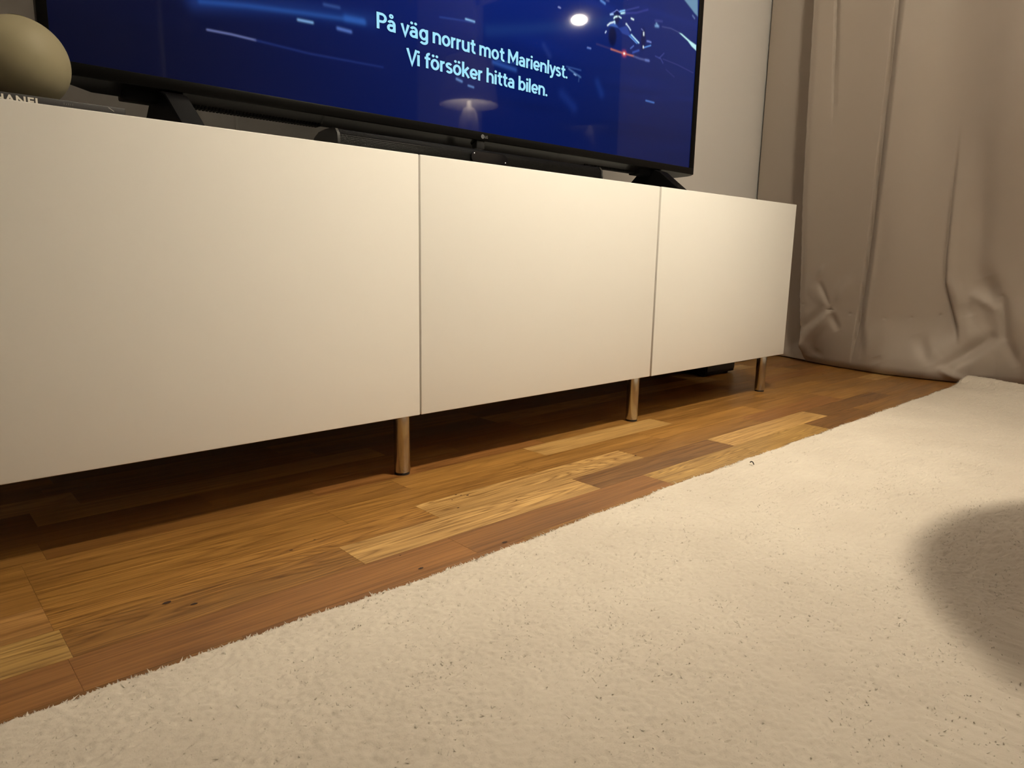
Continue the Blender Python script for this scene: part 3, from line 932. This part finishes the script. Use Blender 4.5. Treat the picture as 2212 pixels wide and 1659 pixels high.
# display strip with rounded ends, set on the front
bm = bmesh.new()
DX0, DX1, DZ0, DZ1 = 0.800, 0.887, CT + 0.0185, CT + 0.0385
cz, r = (DZ0 + DZ1) / 2, (DZ1 - DZ0) / 2
ring = []
for k in range(9):
    a = math.pi / 2 + math.pi * k / 8
    ring.append((DX0 + r + r * math.cos(a), cz + r * math.sin(a)))
for k in range(9):
    a = -math.pi / 2 + math.pi * k / 8
    ring.append((DX1 - r + r * math.cos(a), cz + r * math.sin(a)))
fr_ = [bm.verts.new((x, BY0 - 0.0042, z)) for x, z in ring]
bk_ = [bm.verts.new((x, BY0 + 0.004, z)) for x, z in ring]
bm.faces.new(fr_)
bm.faces.new(bk_[::-1])
for k in range(len(ring)):
    bm.faces.new((fr_[k], fr_[(k + 1) % len(ring)], bk_[(k + 1) % len(ring)], bk_[k]))
dsp = at_parent(bm_obj('display_strip', bm, M_gloss), sb)
for dx, dz in ((0.8065, CT + 0.0350), (0.8815, CT + 0.0250)):  # small emissive dot near each end of the strip
    bm = bmesh.new()
    bmesh.ops.create_uvsphere(bm, u_segments=10, v_segments=6, radius=0.0008)
    i_ = bm_obj('emissive_dot', bm, M_dot, dsp, loc=(dx, BY0 - 0.0044, dz))

# ------------------------------------------------------------------ subwoofer beside the cabinet
sw = empty('subwoofer', 'black subwoofer box standing on the floor behind the right end of the cabinet', 'speaker', (1.90, 0.33, 0))
o = box('cabinet_box', 1.806, 1.972, 0.240, 0.425, 0.006, 0.33, M_sub, bev=0.003)
at_parent(o, sw)
o = box('front_cloth', 1.812, 1.966, 0.2365, 0.2405, 0.016, 0.32, M_foot)
at_parent(o, sw)
for fx in (1.825, 1.953):
    for fy in (0.262, 0.405):
        at_parent(bm_obj('rubber_foot', lathe_bm([(0, 0), (0.010, 0), (0.010, 0.0065), (0, 0.0065)], 16, fx, fy), M_foot), sw)

# ------------------------------------------------------------------ book and vase at the left end
bk = empty('book', 'black cloth-bound book with cream spine lettering lying flat at the left end of the cabinet', 'book', (0.1, 0.13, CT))
KX0, KX1, KY0, KY1, KH = -0.035, 0.2205, 0.048, 0.195, 0.0150
o = box('cover', KX0, KX1, KY0, KY1, CT + KH - 0.0018, CT + KH, M_book, bev=0.0005, seg=1); at_parent(o, bk)
o = box('cover', KX0, KX1, KY0, KY1, CT + 0.0002, CT + 0.0020, M_book, bev=0.0005, seg=1); at_parent(o, bk)
o = box('spine', KX0, KX1, KY0 - 0.0012, KY0 + 0.002, CT + 0.0003, CT + KH - 0.0001, M_book, bev=0.0010, seg=2); at_parent(o, bk); sp = o
o = box('pages', KX0 + 0.003, KX1 - 0.003, KY0 + 0.002, KY1 - 0.004, CT + 0.0020, CT + KH - 0.0018, M_pages); at_parent(o, bk)
t = text_mesh('spine_title', 'CHANEL', M_print, None, 0.0865, 0.1385, CT + 0.0042, 0.0090, KY0 - 0.0015, weight=0.03, spacing=1.1)
t.parent = sp
bm = bmesh.new()
for k, (dx, dz) in enumerate(((0, 0.0020), (0.0022, 0.0014), (0.0043, 0.0018), (0.0062, 0.0016), (0.0084, 0.0020))):
    vs_ = [bm.verts.new((0.159 + dx + a, KY0 - 0.0015, CT + 0.0098 + c)) for a, c in ((0, 0), (0.0004, 0), (0.0004, dz), (0, dz))]
    bm.faces.new(vs_)
o = bm_obj('spine_small_print', bm, M_print_dim, sp)
o['kind'] = 'stuff'
bm = bmesh.new()
for (xa, za, xb, zb) in ((0.203, CT + 0.0135, 0.2085, CT + 0.0100),):
    vs_ = [bm.verts.new((x, KY0 - 0.0015, z)) for x, z in ((xa, za), (xa, za - 0.0004), (xb, zb - 0.0004), (xb, zb))]
    bm.faces.new(vs_)
o = bm_obj('spine_mark', bm, M_print, sp)
sp.matrix_parent_inverse = Matrix.Translation(bk.location).inverted()

VX, VY, VR, VZ = 0.137, 0.138, 0.0502, CT + KH
prof = [(0, VZ + 0.0002)]
for k in range(1, 33):
    a = -math.pi / 2 + math.pi * k / 34
    prof.append((VR * math.cos(a), VZ + VR + VR * math.sin(a)))
prof[1] = (VR * math.cos(-math.pi / 2 + math.pi / 34 * 2), VZ + 0.0004)
zt = prof[-1][1]
prof += [(0.0095, zt + 0.0006), (0.0080, zt - 0.0004), (0.0074, zt - 0.006), (0, zt - 0.006)]
vase = bm_obj('vase', lathe_bm(prof, 72, VX, VY), M_vase, smooth=True, angle=math.radians(60))
tag(vase, 'round matte olive-beige ball vase resting on the black book', 'vase')

# ------------------------------------------------------------------ cables
tag(tube('power_cable', [(0.512, 0.4535, 0.80), (0.513, 0.4535, 0.68), (0.5125, 0.453, 0.60), (0.516, 0.453, 0.53), (0.518, 0.452, 0.45), (0.52, 0.450, 0.30)], 0.0026, M_cable_w), 'thin pale cable running down the wall behind the television', 'cable')
tag(tube('speaker_cable', [(1.99, 0.44, 0.012), (2.10, 0.425, 0.03), (2.20, 0.40, 0.075), (2.262, 0.385, 0.060), (2.275, 0.36, 0.022), (2.24, 0.345, 0.006), (2.16, 0.36, 0.005), (2.05, 0.42, 0.005)], 0.0035, M_cable_b), 'black cable looping on the floor between cabinet and curtain', 'cable')

# ------------------------------------------------------------------ curtain
def smooth01(t):
    t = np.clip(t, 0, 1)
    return t * t * (3 - 2 * t)


CY0, CY1 = 0.452, -0.70
ny = 420
yy = np.linspace(CY0, CY1, ny)
zz = np.concatenate([np.linspace(0.004, 0.34, 170), np.linspace(0.34, 1.3, 130)[1:], np.linspace(1.3, 2.46, 20)[1:]])
YY, ZZc = np.meshgrid(yy, zz)
# profile of the hanging part, written for z = 1.18 with the fold lines moving slightly with height
edge = np.interp(ZZc, [0.0, 0.12, 0.23, 0.56, 1.18, 2.5], [0.205, 0.212, 0.225, 0.245, 0.264, 0.29])
gro = np.interp(ZZc, [0.0, 0.15, 0.40, 0.75, 1.18, 2.5], [0.020, 0.012, 0.004, -0.001, -0.004, -0.01])
Yr = YY
hang_low = np.interp(Yr, [-0.70, -0.52, -0.40, -0.30, -0.20, -0.12, -0.07, -0.02, 0.05, 0.12, 0.19, 0.25, 0.30],
                     [2.40, 2.37, 2.385, 2.400, 2.378, 2.352, 2.338, 2.338, 2.338, 2.340, 2.340, 2.338, 2.34])
hang_top = np.interp(Yr, [-0.70, -0.55, -0.45, -0.36, -0.28, -0.21, -0.165, -0.13, -0.085, -0.035, 0.00, 0.06, 0.13, 0.19, 0.25, 0.30],
                     [2.40, 2.35, 2.315, 2.312, 2.338, 2.366, 2.374, 2.370, 2.350, 2.330, 2.328, 2.334, 2.337, 2.333, 2.330, 2.33])
hb = smooth01((ZZc - 0.30) / 0.60)
hang_front = hang_low * (1 - hb) + hang_top * hb
k5 = np.ones(25) / 25
hang_front = np.apply_along_axis(lambda r_: np.convolve(np.pad(r_, 12, mode='edge'), k5, 'valid'), 1, hang_front)
d = Yr - edge
step = smooth01((d + 0.002) / 0.012)
rounded = 0.022 * np.exp(-((d + 0.004) / 0.012) ** 2)
Xh = hang_front + rounded * 0.3
Xh = Xh * (1 - step) + (2.420 + 0.050 * smooth01((0.45 - YY) / 0.15)) * step
# pleat steps: the cloth drops behind a crisp edge, then slopes back towards the room


def pleat(line, band, depth, w=1.0):
    g = line - YY                       # grows to the right, away from the back wall
    drop = smooth01(g / 0.0022)
    back = np.clip(1 - (g - 0.001) / band, 0, 1)
    back = back ** 1.0
    return depth * drop * back * w


Xh += pleat(gro + 0.013, 0.027, 0.0270) - 0.003 * np.exp(-((gro - 0.012 - YY) / 0.010) ** 2)
Xh += 0.007 * smooth01((gro - 0.03 - YY) / 0.10)
# fainter crease high on the front panel
cl_ = np.interp(ZZc, [0.5, 0.8, 1.2, 2.5], [0.150, 0.168, 0.196, 0.215])
Xh += pleat(cl_, 0.018, 0.0140, smooth01((ZZc - 0.70) / 0.45))
# second fold that comes out low down
fy = np.interp(ZZc, [0.10, 0.167, 0.295, 0.363, 0.60, 0.9], [-0.262, -0.247, -0.205, -0.199, -0.195, -0.190])
amp = smooth01((0.80 - ZZc) / 0.35) * smooth01((ZZc - 0.10) / 0.08)
fd = fy - YY
Xh += amp * (0.006 * np.exp(-((fd + 0.004) / 0.004) ** 2) - 0.010 * smooth01(fd / 0.006) * np.exp(-(np.maximum(fd, 0) / 0.035) ** 4))
Xh += 0.010 * amp * np.exp(-((fd - 0.075) / 0.03) ** 2)
# broad soft waves near the right
Xh += 0.005 * np.sin(YY * 30 + 0.8) * smooth01((-0.22 - YY) / 0.1)
# hem line on the floor
Xf = np.interp(YY, [-0.70, -0.55, -0.43, -0.36, -0.30, -0.27, -0.20, -0.07, 0.125, 0.22, 0.312, 0.34, 0.46],
               [2.415, 2.395, 2.420, 2.400, 2.368, 2.340, 2.322, 2.314, 2.360, 2.398, 2.436, 2.445, 2.448])
t = smooth01(1 - ZZc / 0.20) ** 1.5
tstep = np.exp(-(ZZc / 0.035) ** 1.3)
blendw = np.where(d > -0.02, tstep, t)
# keep the transition smooth across the fold edge
wgt = smooth01((d + 0.05) / 0.06)
blendw = t * (1 - wgt) + tstep * wgt
Xc = Xh * (1 - blendw) + Xf * blendw


def crease(p0, p1, w, depth, fade=0.35):
    """negative depth = ridge towards the room; points are (y, z)"""
    global Xc
    (y0, z0), (y1, z1) = p0, p1
    dy, dz = y1 - y0, z1 - z0
    tt = np.clip(((YY - y0) * dy + (ZZc - z0) * dz) / (dy * dy + dz * dz), 0, 1)
    dist = np.hypot(YY - y0 - tt * dy, ZZc - z0 - tt * dz)
    prof_ = 1.0 - (1 - fade) * np.abs(tt * 2 - 1) ** 2
    Xc = Xc + depth * np.exp(-(dist / w) ** 2) * prof_


HZ = 0.178
# pinch in the hem seam and the creases that run out of it
crease((0.113, 0.195), (0.113, 0.190), 0.009, 0.011)
crease((0.118, 0.205), (0.160, 0.285), 0.008, 0.007, 0.1)
crease((0.135, 0.205), (0.185, 0.270), 0.016, -0.004, 0.2)
crease((0.165, 0.300), (0.148, 0.335), 0.009, -0.003, 0.3)
crease((0.105, 0.205), (0.059, 0.300), 0.018, -0.006, 0.1)
crease((0.113, 0.187), (0.207, 0.064), 0.019, -0.013, 0.5)
crease((0.207, 0.064), (0.262, 0.030), 0.018, -0.011, 0.6)
crease((0.135, 0.190), (0.208, 0.118), 0.015, 0.010, 0.3)
crease((0.108, 0.182), (0.079, 0.124), 0.012, 0.009, 0.1)
# foot of the pleat and the folds of the hem band
crease((0.010, 0.17), (-0.002, 0.063), 0.014, 0.008, 0.2)
crease((-0.012, 0.16), (-0.018, 0.06), 0.017, -0.005, 0.2)
crease((-0.150, 0.135), (-0.202, 0.043), 0.017, 0.006, 0.1)
crease((-0.218, 0.310), (-0.262, 0.200), 0.014, -0.008, 0.2)
crease((-0.300, 0.315), (-0.328, 0.245), 0.026, 0.018, 0.4)
crease((-0.258, 0.235), (-0.275, 0.195), 0.015, 0.008, 0.3)
crease((-0.281, 0.258), (-0.331, 0.225), 0.014, -0.010, 0.5)
crease((-0.352, 0.250), (-0.371, 0.145), 0.012, 0.012, 0.5)
crease((-0.371, 0.145), (-0.410, 0.060), 0.014, 0.010, 0.3)
crease((-0.390, 0.260), (-0.400, 0.150), 0.022, -0.007, 0.3)
crease((-0.335, 0.138), (-0.238, 0.040), 0.016, 0.016, 0.5)
crease((-0.305, 0.160), (-0.220, 0.085), 0.022, -0.006, 0.3)
crease((-0.340, 0.100), (-0.275, 0.035), 0.020, -0.005, 0.3)
crease((-0.234, 0.036), (-0.295, 0.008), 0.010, -0.013, 0.7)
crease((-0.060, 0.035), (-0.050, 0.055), 0.020, 0.004)
crease((0.160, 0.030), (0.150, 0.055), 0.020, 0.004)
# row of blind stitches
STITCH = [(0.208, 0.205), (0.113, 0.194), (0.047, 0.184), (0.008, 0.182), (-0.058, 0.176), (-0.128, 0.184), (-0.200, 0.196), (-0.350, 0.262), (-0.44, 0.255), (-0.52, 0.23)]
for sy, sz in STITCH:
    crease((sy - 0.003, sz), (sy + 0.003, sz), 0.0050, 0.0028)
hz_line = np.interp(YY, [-0.52, -0.44, -0.35, -0.20, -0.128, -0.058, 0.047, 0.113, 0.208], [0.23, 0.255, 0.262, 0.196, 0.184, 0.176, 0.184, 0.194, 0.205])
Xc -= 0.0030 * smooth01((hz_line + 0.01 - ZZc) / 0.07) * smooth01(ZZc / 0.06)
Xc += 0.0016 * np.interp(np.sin(YY * 61 + ZZc * 9) * np.sin(ZZc * 23 + YY * 17), [-1, 1], [-1, 1]) * np.exp(-ZZc / 0.35)
# the hem rolls under at the floor
roll = np.clip(1 - ZZc / 0.030, 0, 1)
Xc += 0.016 * roll ** 2
Xc = np.minimum(Xc, XR - 0.03)
co = np.stack([Xc.ravel(), YY.ravel(), ZZc.ravel()], 1)
nzr, nxr = YY.shape
ii, jj = np.meshgrid(np.arange(nzr - 1), np.arange(nxr - 1), indexing='ij')
q = np.stack([ii * nxr + jj, ii * nxr + jj + 1, (ii + 1) * nxr + jj + 1, (ii + 1) * nxr + jj], -1).reshape(-1, 4)
me = fast_mesh('curtain_cloth', co, q)
me.polygons.foreach_set('use_smooth', [True] * len(me.polygons))
cur = empty('curtain', 'floor-length taupe satin curtain with stitched hem hanging in the corner right of the cabinet', 'curtain', (2.38, -0.12, 0))
cl = at_parent(obj('cloth', me, M_curtain), cur)
sd = cl.modifiers.new('thickness', 'SOLIDIFY')
sd.thickness = 0.0018
sd.offset = 1
for sy, sz in STITCH:
    i = int(np.argmin(np.abs(zz - sz))); j = int(np.argmin(np.abs(yy - sy)))
    x = Xc[i, j]
    at_parent(box('hem_stitch', x - 0.0004, x + 0.0008, sy - 0.0026, sy + 0.0026, sz - 0.0004, sz + 0.0004, M_stitch), cur)
# rail on the ceiling
o = box('rail', 2.355, 2.395, -0.74, 0.44, 2.462, 2.498, M_trim, bev=0.002)
at_parent(o, cur)

# ------------------------------------------------------------------ rug
RX0, RX1, RY0, RY1, RT = -1.15, 2.335, -2.45, -0.306, 0.0075


def rug_edge(x):
    return np.interp(x, [-1.2, 0.0, 0.15, 0.43, 0.85, 1.55, 2.0, 2.4], [-0.310, -0.3095, -0.308, -0.316, -0.3050, -0.3040, -0.304, -0.303]) + 0.0012 * np.sin(x * 31) + 0.0009 * np.sin(x * 77 + 1)


def rug_lift(x, y):
    return 0.015 * np.exp(-(((x - RX1) / 0.07) ** 2 + ((y - RY1) / 0.16) ** 2)) + 0.003 * np.exp(-((x - RX1) / 0.06) ** 2)


rug = empty('rug', 'large cream short-pile rug covering the floor in front of the cabinet', 'rug', (0.6, -1.4, 0))
gx = np.concatenate([np.linspace(RX0, 0, 14), np.linspace(0, RX1, 170)[1:]])
gt = np.concatenate([[0, 0.0016, 0.0032], np.linspace(0.004, 1, 80)])
GX, GT = np.meshgrid(gx, gt)
GE = rug_edge(GX)
GY = GE + (RY0 - GE) * GT
ez = np.minimum.reduce([(GE - GY) / 0.006, (GX - RX0) / 0.006, (RX1 - GX) / 0.006])
GZ = 0.0015 + (RT - 0.0015) * np.sqrt(np.clip(ez, 0, 1)) + rug_lift(GX, GY) - 0.0010
co = np.stack([GX.ravel(), GY.ravel(), GZ.ravel()], 1)
nzr, nxr = GX.shape
ii, jj = np.meshgrid(np.arange(nzr - 1), np.arange(nxr - 1), indexing='ij')
q = np.stack([ii * nxr + jj, (ii + 1) * nxr + jj, (ii + 1) * nxr + jj + 1, ii * nxr + jj + 1], -1).reshape(-1, 4)
me = fast_mesh('rug_base', co, q)
me.polygons.foreach_set('use_smooth', [True] * len(me.polygons))
base = at_parent(obj('backing', me, M_rug), rug)
sd = base.modifiers.new('thickness', 'SOLIDIFY')
sd.thickness = 0.0016
sd.offset = -1

# pile: a finely dimpled layer of short tufts over the part in view, with loose tufts on it and a frayed edge
def blur(a, n):
    for _ in range(n):
        a = (np.roll(a, 1, 0) + np.roll(a, -1, 0) + 2 * a) / 4
        a = (np.roll(a, 1, 1) + np.roll(a, -1, 1) + 2 * a) / 4
    return a


px = np.concatenate([np.linspace(-0.30, 0.85, 640), np.linspace(0.85, RX1 - 0.0005, 440)[1:]])
pt = np.concatenate([np.linspace(0, 0.012, 7), np.linspace(0.012, 0.56, 330)[1:], np.linspace(0.56, 1.0, 40)[1:]])
GX, GT = np.meshgrid(px, pt)
GE = rug_edge(GX)
GY = GE - GT * 0.80
ez = np.minimum.reduce([(GE - GY) / 0.007, (RX1 - GX) / 0.004])
fine = blur(rng.normal(0, 1, GX.shape), 1); fine /= fine.std()
mid_ = blur(rng.normal(0, 1, GX.shape), 5); mid_ /= mid_.std()
big = blur(rng.normal(0, 1, GX.shape), 40); big /= big.std()
pits = blur((rng.random(GX.shape) < 0.004).astype(float), 1); pits /= pits.max()
hgt = 0.00036 * fine + 0.00019 * mid_ + 0.00035 * np.clip(big, -2, 2) - 0.0019 * pits
GZ = 0.0010 + (0.0125 - 0.0010) * np.sqrt(np.clip(ez, 0, 1)) + rug_lift(GX, GY) + hgt * np.clip(ez, 0.25, 1)
jx = blur(rng.normal(0, 1, GX.shape), 2); jx /= jx.std()
GY2 = GY + np.where(GT < 0.006, 0.0011 * jx, 0.0003 * jx)
co = np.stack([GX.ravel(), GY2.ravel(), np.maximum(GZ, 0.0006).ravel()], 1)
nzr, nxr = GX.shape
ii, jj = np.meshgrid(np.arange(nzr - 1), np.arange(nxr - 1), indexing='ij')
q = np.stack([ii * nxr + jj, (ii + 1) * nxr + jj, (ii + 1) * nxr + jj + 1, ii * nxr + jj + 1], -1).reshape(-1, 4)
me = fast_mesh('rug_pile', co, q)
me.polygons.foreach_set('use_smooth', [True] * len(me.polygons))
pile = at_parent(obj('pile', me, M_rug), rug)
pile['kind'] = 'stuff'

n1, n2, n3 = 30000, 17000, 7000
ex = rng.uniform(-0.3, RX1, n2)
tx = np.concatenate([rng.uniform(-0.25, RX1, n1), ex, RX1 - np.abs(rng.normal(0, 0.0015, n3))])
ty = np.concatenate([rng.uniform(-0.95, -0.31, n1), rug_edge(ex) - np.abs(rng.normal(0, 0.0022, n2)), rng.uniform(-1.05, -0.31, n3)])
n = len(tx)
th = np.concatenate([np.full(n1, 0.0022), np.full(n2, 0.0036), np.full(n3, 0.0036)]) * rng.uniform(0.6, 1.2, n)
tr = np.concatenate([np.full(n1, 0.0008), np.full(n2, 0.0016), np.full(n3, 0.0016)])
# the fringe is bushier here and there
bush = 0.45 + 0.55 * np.clip(np.sin(tx * 23) * np.sin(tx * 61 + 1) + 0.5 * np.sin(tx * 137), -0.6, 1)
edge_d = rug_edge(tx) - ty
out = np.exp(-(edge_d / 0.0035) ** 2)
sideo = np.exp(-((RX1 - tx) / 0.003) ** 2)
la = rng.uniform(0, 2 * np.pi, n)
ln = np.abs(rng.normal(0, 0.9, n)) * th
lx_ = ln * np.cos(la) + 0.003 * sideo
ly_ = ln * np.sin(la) + 0.0024 * out * bush * rng.uniform(0.1, 1.2, n)
bz = 0.0010 + 0.0115 * np.sqrt(np.clip(np.minimum(edge_d, RX1 - tx) / 0.007, 0, 1)) + rug_lift(tx, ty) - 0.0006
ph = rng.uniform(0, 2 * np.pi, n)
V = np.zeros((n, 4, 3))
for k in range(3):
    a = ph + k * 2 * np.pi / 3
    V[:, k] = np.stack([tx + tr * np.cos(a), ty + tr * np.sin(a), np.maximum(bz, 0.0006)], 1)
V[:, 3] = np.stack([tx + lx_, ty + ly_, np.maximum(bz + th * (0.85 - 0.35 * out), 0.003)], 1)
ids = np.arange(n)[:, None] * 4
F = np.concatenate([ids + np.array([0, 1, 3]), ids + np.array([1, 2, 3]), ids + np.array([2, 0, 3])], 0)
me = fast_mesh('rug_tufts', V.reshape(-1, 3), F)
me.polygons.foreach_set('use_smooth', [True] * len(me.polygons))
tf = at_parent(obj('loose_tufts', me, M_rug), rug)
tf['kind'] = 'stuff'

# lint on the rug
lint = tube('lint', [(1.034, -0.3405, 0.0155), (1.035, -0.338, 0.0185), (1.037, -0.3345, 0.0190), (1.0365, -0.332, 0.0170)], 0.0009, M_lint, n=6)
tag(lint, 'tiny dark fleck of lint lying on the cream rug near its edge', 'lint')

# ------------------------------------------------------------------ furniture and lamps outside the frame: they light, shade and mirror in the screen
TBX, TBY, TBR, TBZ = 0.979, -0.980, 0.3056, 0.55
tb = empty('coffee_table', 'round pale wooden coffee table standing on the rug that throws the round shadow', 'table', (TBX, TBY, 0.018))
o = bm_obj('tabletop', lathe_bm([(0, TBZ - 0.022), (TBR - 0.006, TBZ - 0.022), (TBR, TBZ - 0.018), (TBR, TBZ - 0.004), (TBR - 0.004, TBZ), (0, TBZ)], 72, TBX, TBY), M_wood_light, smooth=True, angle=math.radians(40)); at_parent(o, tb)
for k in range(3):
    a = 0.5 + k * 2 * math.pi / 3
    c, s = math.cos(a), math.sin(a)
    lg = tube('leg', [(TBX + 0.16 * c, TBY + 0.16 * s, TBZ - 0.022), (TBX + 0.19 * c, TBY + 0.19 * s, 0.26), (TBX + 0.22 * c, TBY + 0.22 * s, 0.020)], 0.013, M_wood_light)
    at_parent(lg, tb)

PDX, PDY, PDZ = 1.0, -0.79, 1.9
pd = empty('pendant_lamp', 'opal glass pendant lamp hanging from the ceiling above the coffee table', 'lamp', (PDX, PDY, PDZ))
bm_obj('opal_shade', lathe_bm([(0.062, -0.045), (0.084, -0.02), (0.088, 0.02), (0.080, 0.06), (0.055, 0.095), (0.03, 0.105), (0.03, 0.102), (0.053, 0.092), (0.077, 0.058), (0.085, 0.02), (0.081, -0.02), (0.060, -0.043), (0.062, -0.045)], 48), M_opal, pd, smooth=True)
bm_obj('socket', lathe_bm([(0, 0.09), (0.029, 0.09), (0.029, 0.12), (0.02, 0.16), (0, 0.165)], 32), M_trim, pd, smooth=True)
bm_obj('canopy', lathe_bm([(0, 0.599), (0.05, 0.599), (0.05, 0.585), (0.01, 0.57), (0, 0.57)], 32), M_trim, pd)
tube('cord', [(0, 0, 0.16), (0, 0, 0.4), (0, 0, 0.58)], 0.003, M_cable_b, pd)
li = bpy.data.lights.new('spot_bulb', 'SPOT')
li.energy = PENDANT_POWER
li.color = WARM
li.spot_size = math.radians(66)
li.spot_blend = 1.0
li.shadow_soft_size = 0.05
lo = bpy.data.objects.new('spot_bulb', li)
col.objects.link(lo)
lo.parent = pd
lo.location = (0, 0, -0.05)
lo.rotation_euler = Vector((-0.03, 0.80, -1.70)).to_track_quat('-Z', 'Y').to_euler()

ul = empty('fill_uplight', 'added unseen uplight behind the camera that fills the room off the ceiling', 'lamp', (1.3, -3.0, 0))  # added fill source out of view, softens the shadows by ceiling bounce
bm_obj('base', lathe_bm([(0, 0), (0.15, 0), (0.15, 0.018), (0.03, 0.03), (0, 0.03)], 40), M_trim, ul, smooth=True, angle=math.radians(40))
tube('pole', [(0, 0, 0.025), (0, 0, 0.9), (0, 0, 1.70)], 0.012, M_trim, ul)
bm_obj('bowl', lathe_bm([(0, 1.69), (0.06, 1.70), (0.15, 1.76), (0.21, 1.86), (0.205, 1.86), (0.145, 1.768), (0.055, 1.708), (0, 1.700)], 48), M_trim, ul, smooth=True)
bm_obj('fill_glow_disc', lathe_bm([(0, 1.775), (0.12, 1.775), (0.12, 1.78), (0, 1.78)], 40), M_fill, ul)

p2 = empty('niche_pendant', 'small bright globe lamp mirrored as a white glow in the television screen', 'lamp', (2.80, -1.316, 1.537))
bm = bmesh.new(); bmesh.ops.create_uvsphere(bm, u_segments=32, v_segments=16, radius=0.029)
bmesh.ops.scale(bm, vec=(1.35, 1.35, 0.72), verts=bm.verts[:])
bm_obj('globe', bm, M_globe2, p2, smooth=True)
bm_obj('canopy', lathe_bm([(0, 0.962), (0.04, 0.962), (0.04, 0.95), (0, 0.94)], 24), M_trim, p2)
tube('cord', [(0, 0, 0.05), (0, 0, 0.5), (0, 0, 0.945)], 0.003, M_cable_b, p2)

sbx, sby = 2.88, -2.30
bd = empty('sideboard', 'dark wooden sideboard in the window niche carrying the shaded lamp mirrored in the screen', 'sideboard', (sbx, sby, 0))
o = box('body', sbx - 0.22, sbx + 0.24, sby - 0.45, sby + 0.45, 0.16, 0.84, M_wood_dark, bev=0.004); at_parent(o, bd)
o = box('top', sbx - 0.235, sbx + 0.25, sby - 0.47, sby + 0.47, 0.84, 0.865, M_wood_dark, bev=0.004); at_parent(o, bd)
for dx in (-0.18, 0.2):
    for dy in (-0.4, 0.4):
        o = box('leg', sbx + dx - 0.02, sbx + dx + 0.02, sby + dy - 0.02, sby + dy + 0.02, 0, 0.16, M_wood_dark); at_parent(o, bd)
tl = empty('table_lamp', 'white gourd-shaped table lamp with linen shade mirrored in the television screen', 'lamp', (sbx, sby, 0.866))
prof = [(0, 0), (0.075, 0.0), (0.098, 0.03), (0.108, 0.09), (0.100, 0.15), (0.078, 0.195), (0.052, 0.215), (0.062, 0.225), (0.070, 0.245), (0.064, 0.29), (0.050, 0.35), (0.036, 0.385), (0.016, 0.395), (0.014, 0.43), (0, 0.43)]
bm_obj('base', lathe_bm(prof, 48), M_ceramic, tl, smooth=True)
b = lathe_bm([(0.183, 0.405), (0.145, 0.675)], 48)
shd = bm_obj('shade', b, M_shade, tl, smooth=True)
sdm = shd.modifiers.new('thickness', 'SOLIDIFY'); sdm.thickness = 0.002
bm = bmesh.new(); bmesh.ops.create_uvsphere(bm, u_segments=16, v_segments=10, radius=0.035)
bm_obj('bulb', bm, M_bulb, tl, smooth=True, loc=(0, 0, 0.56))
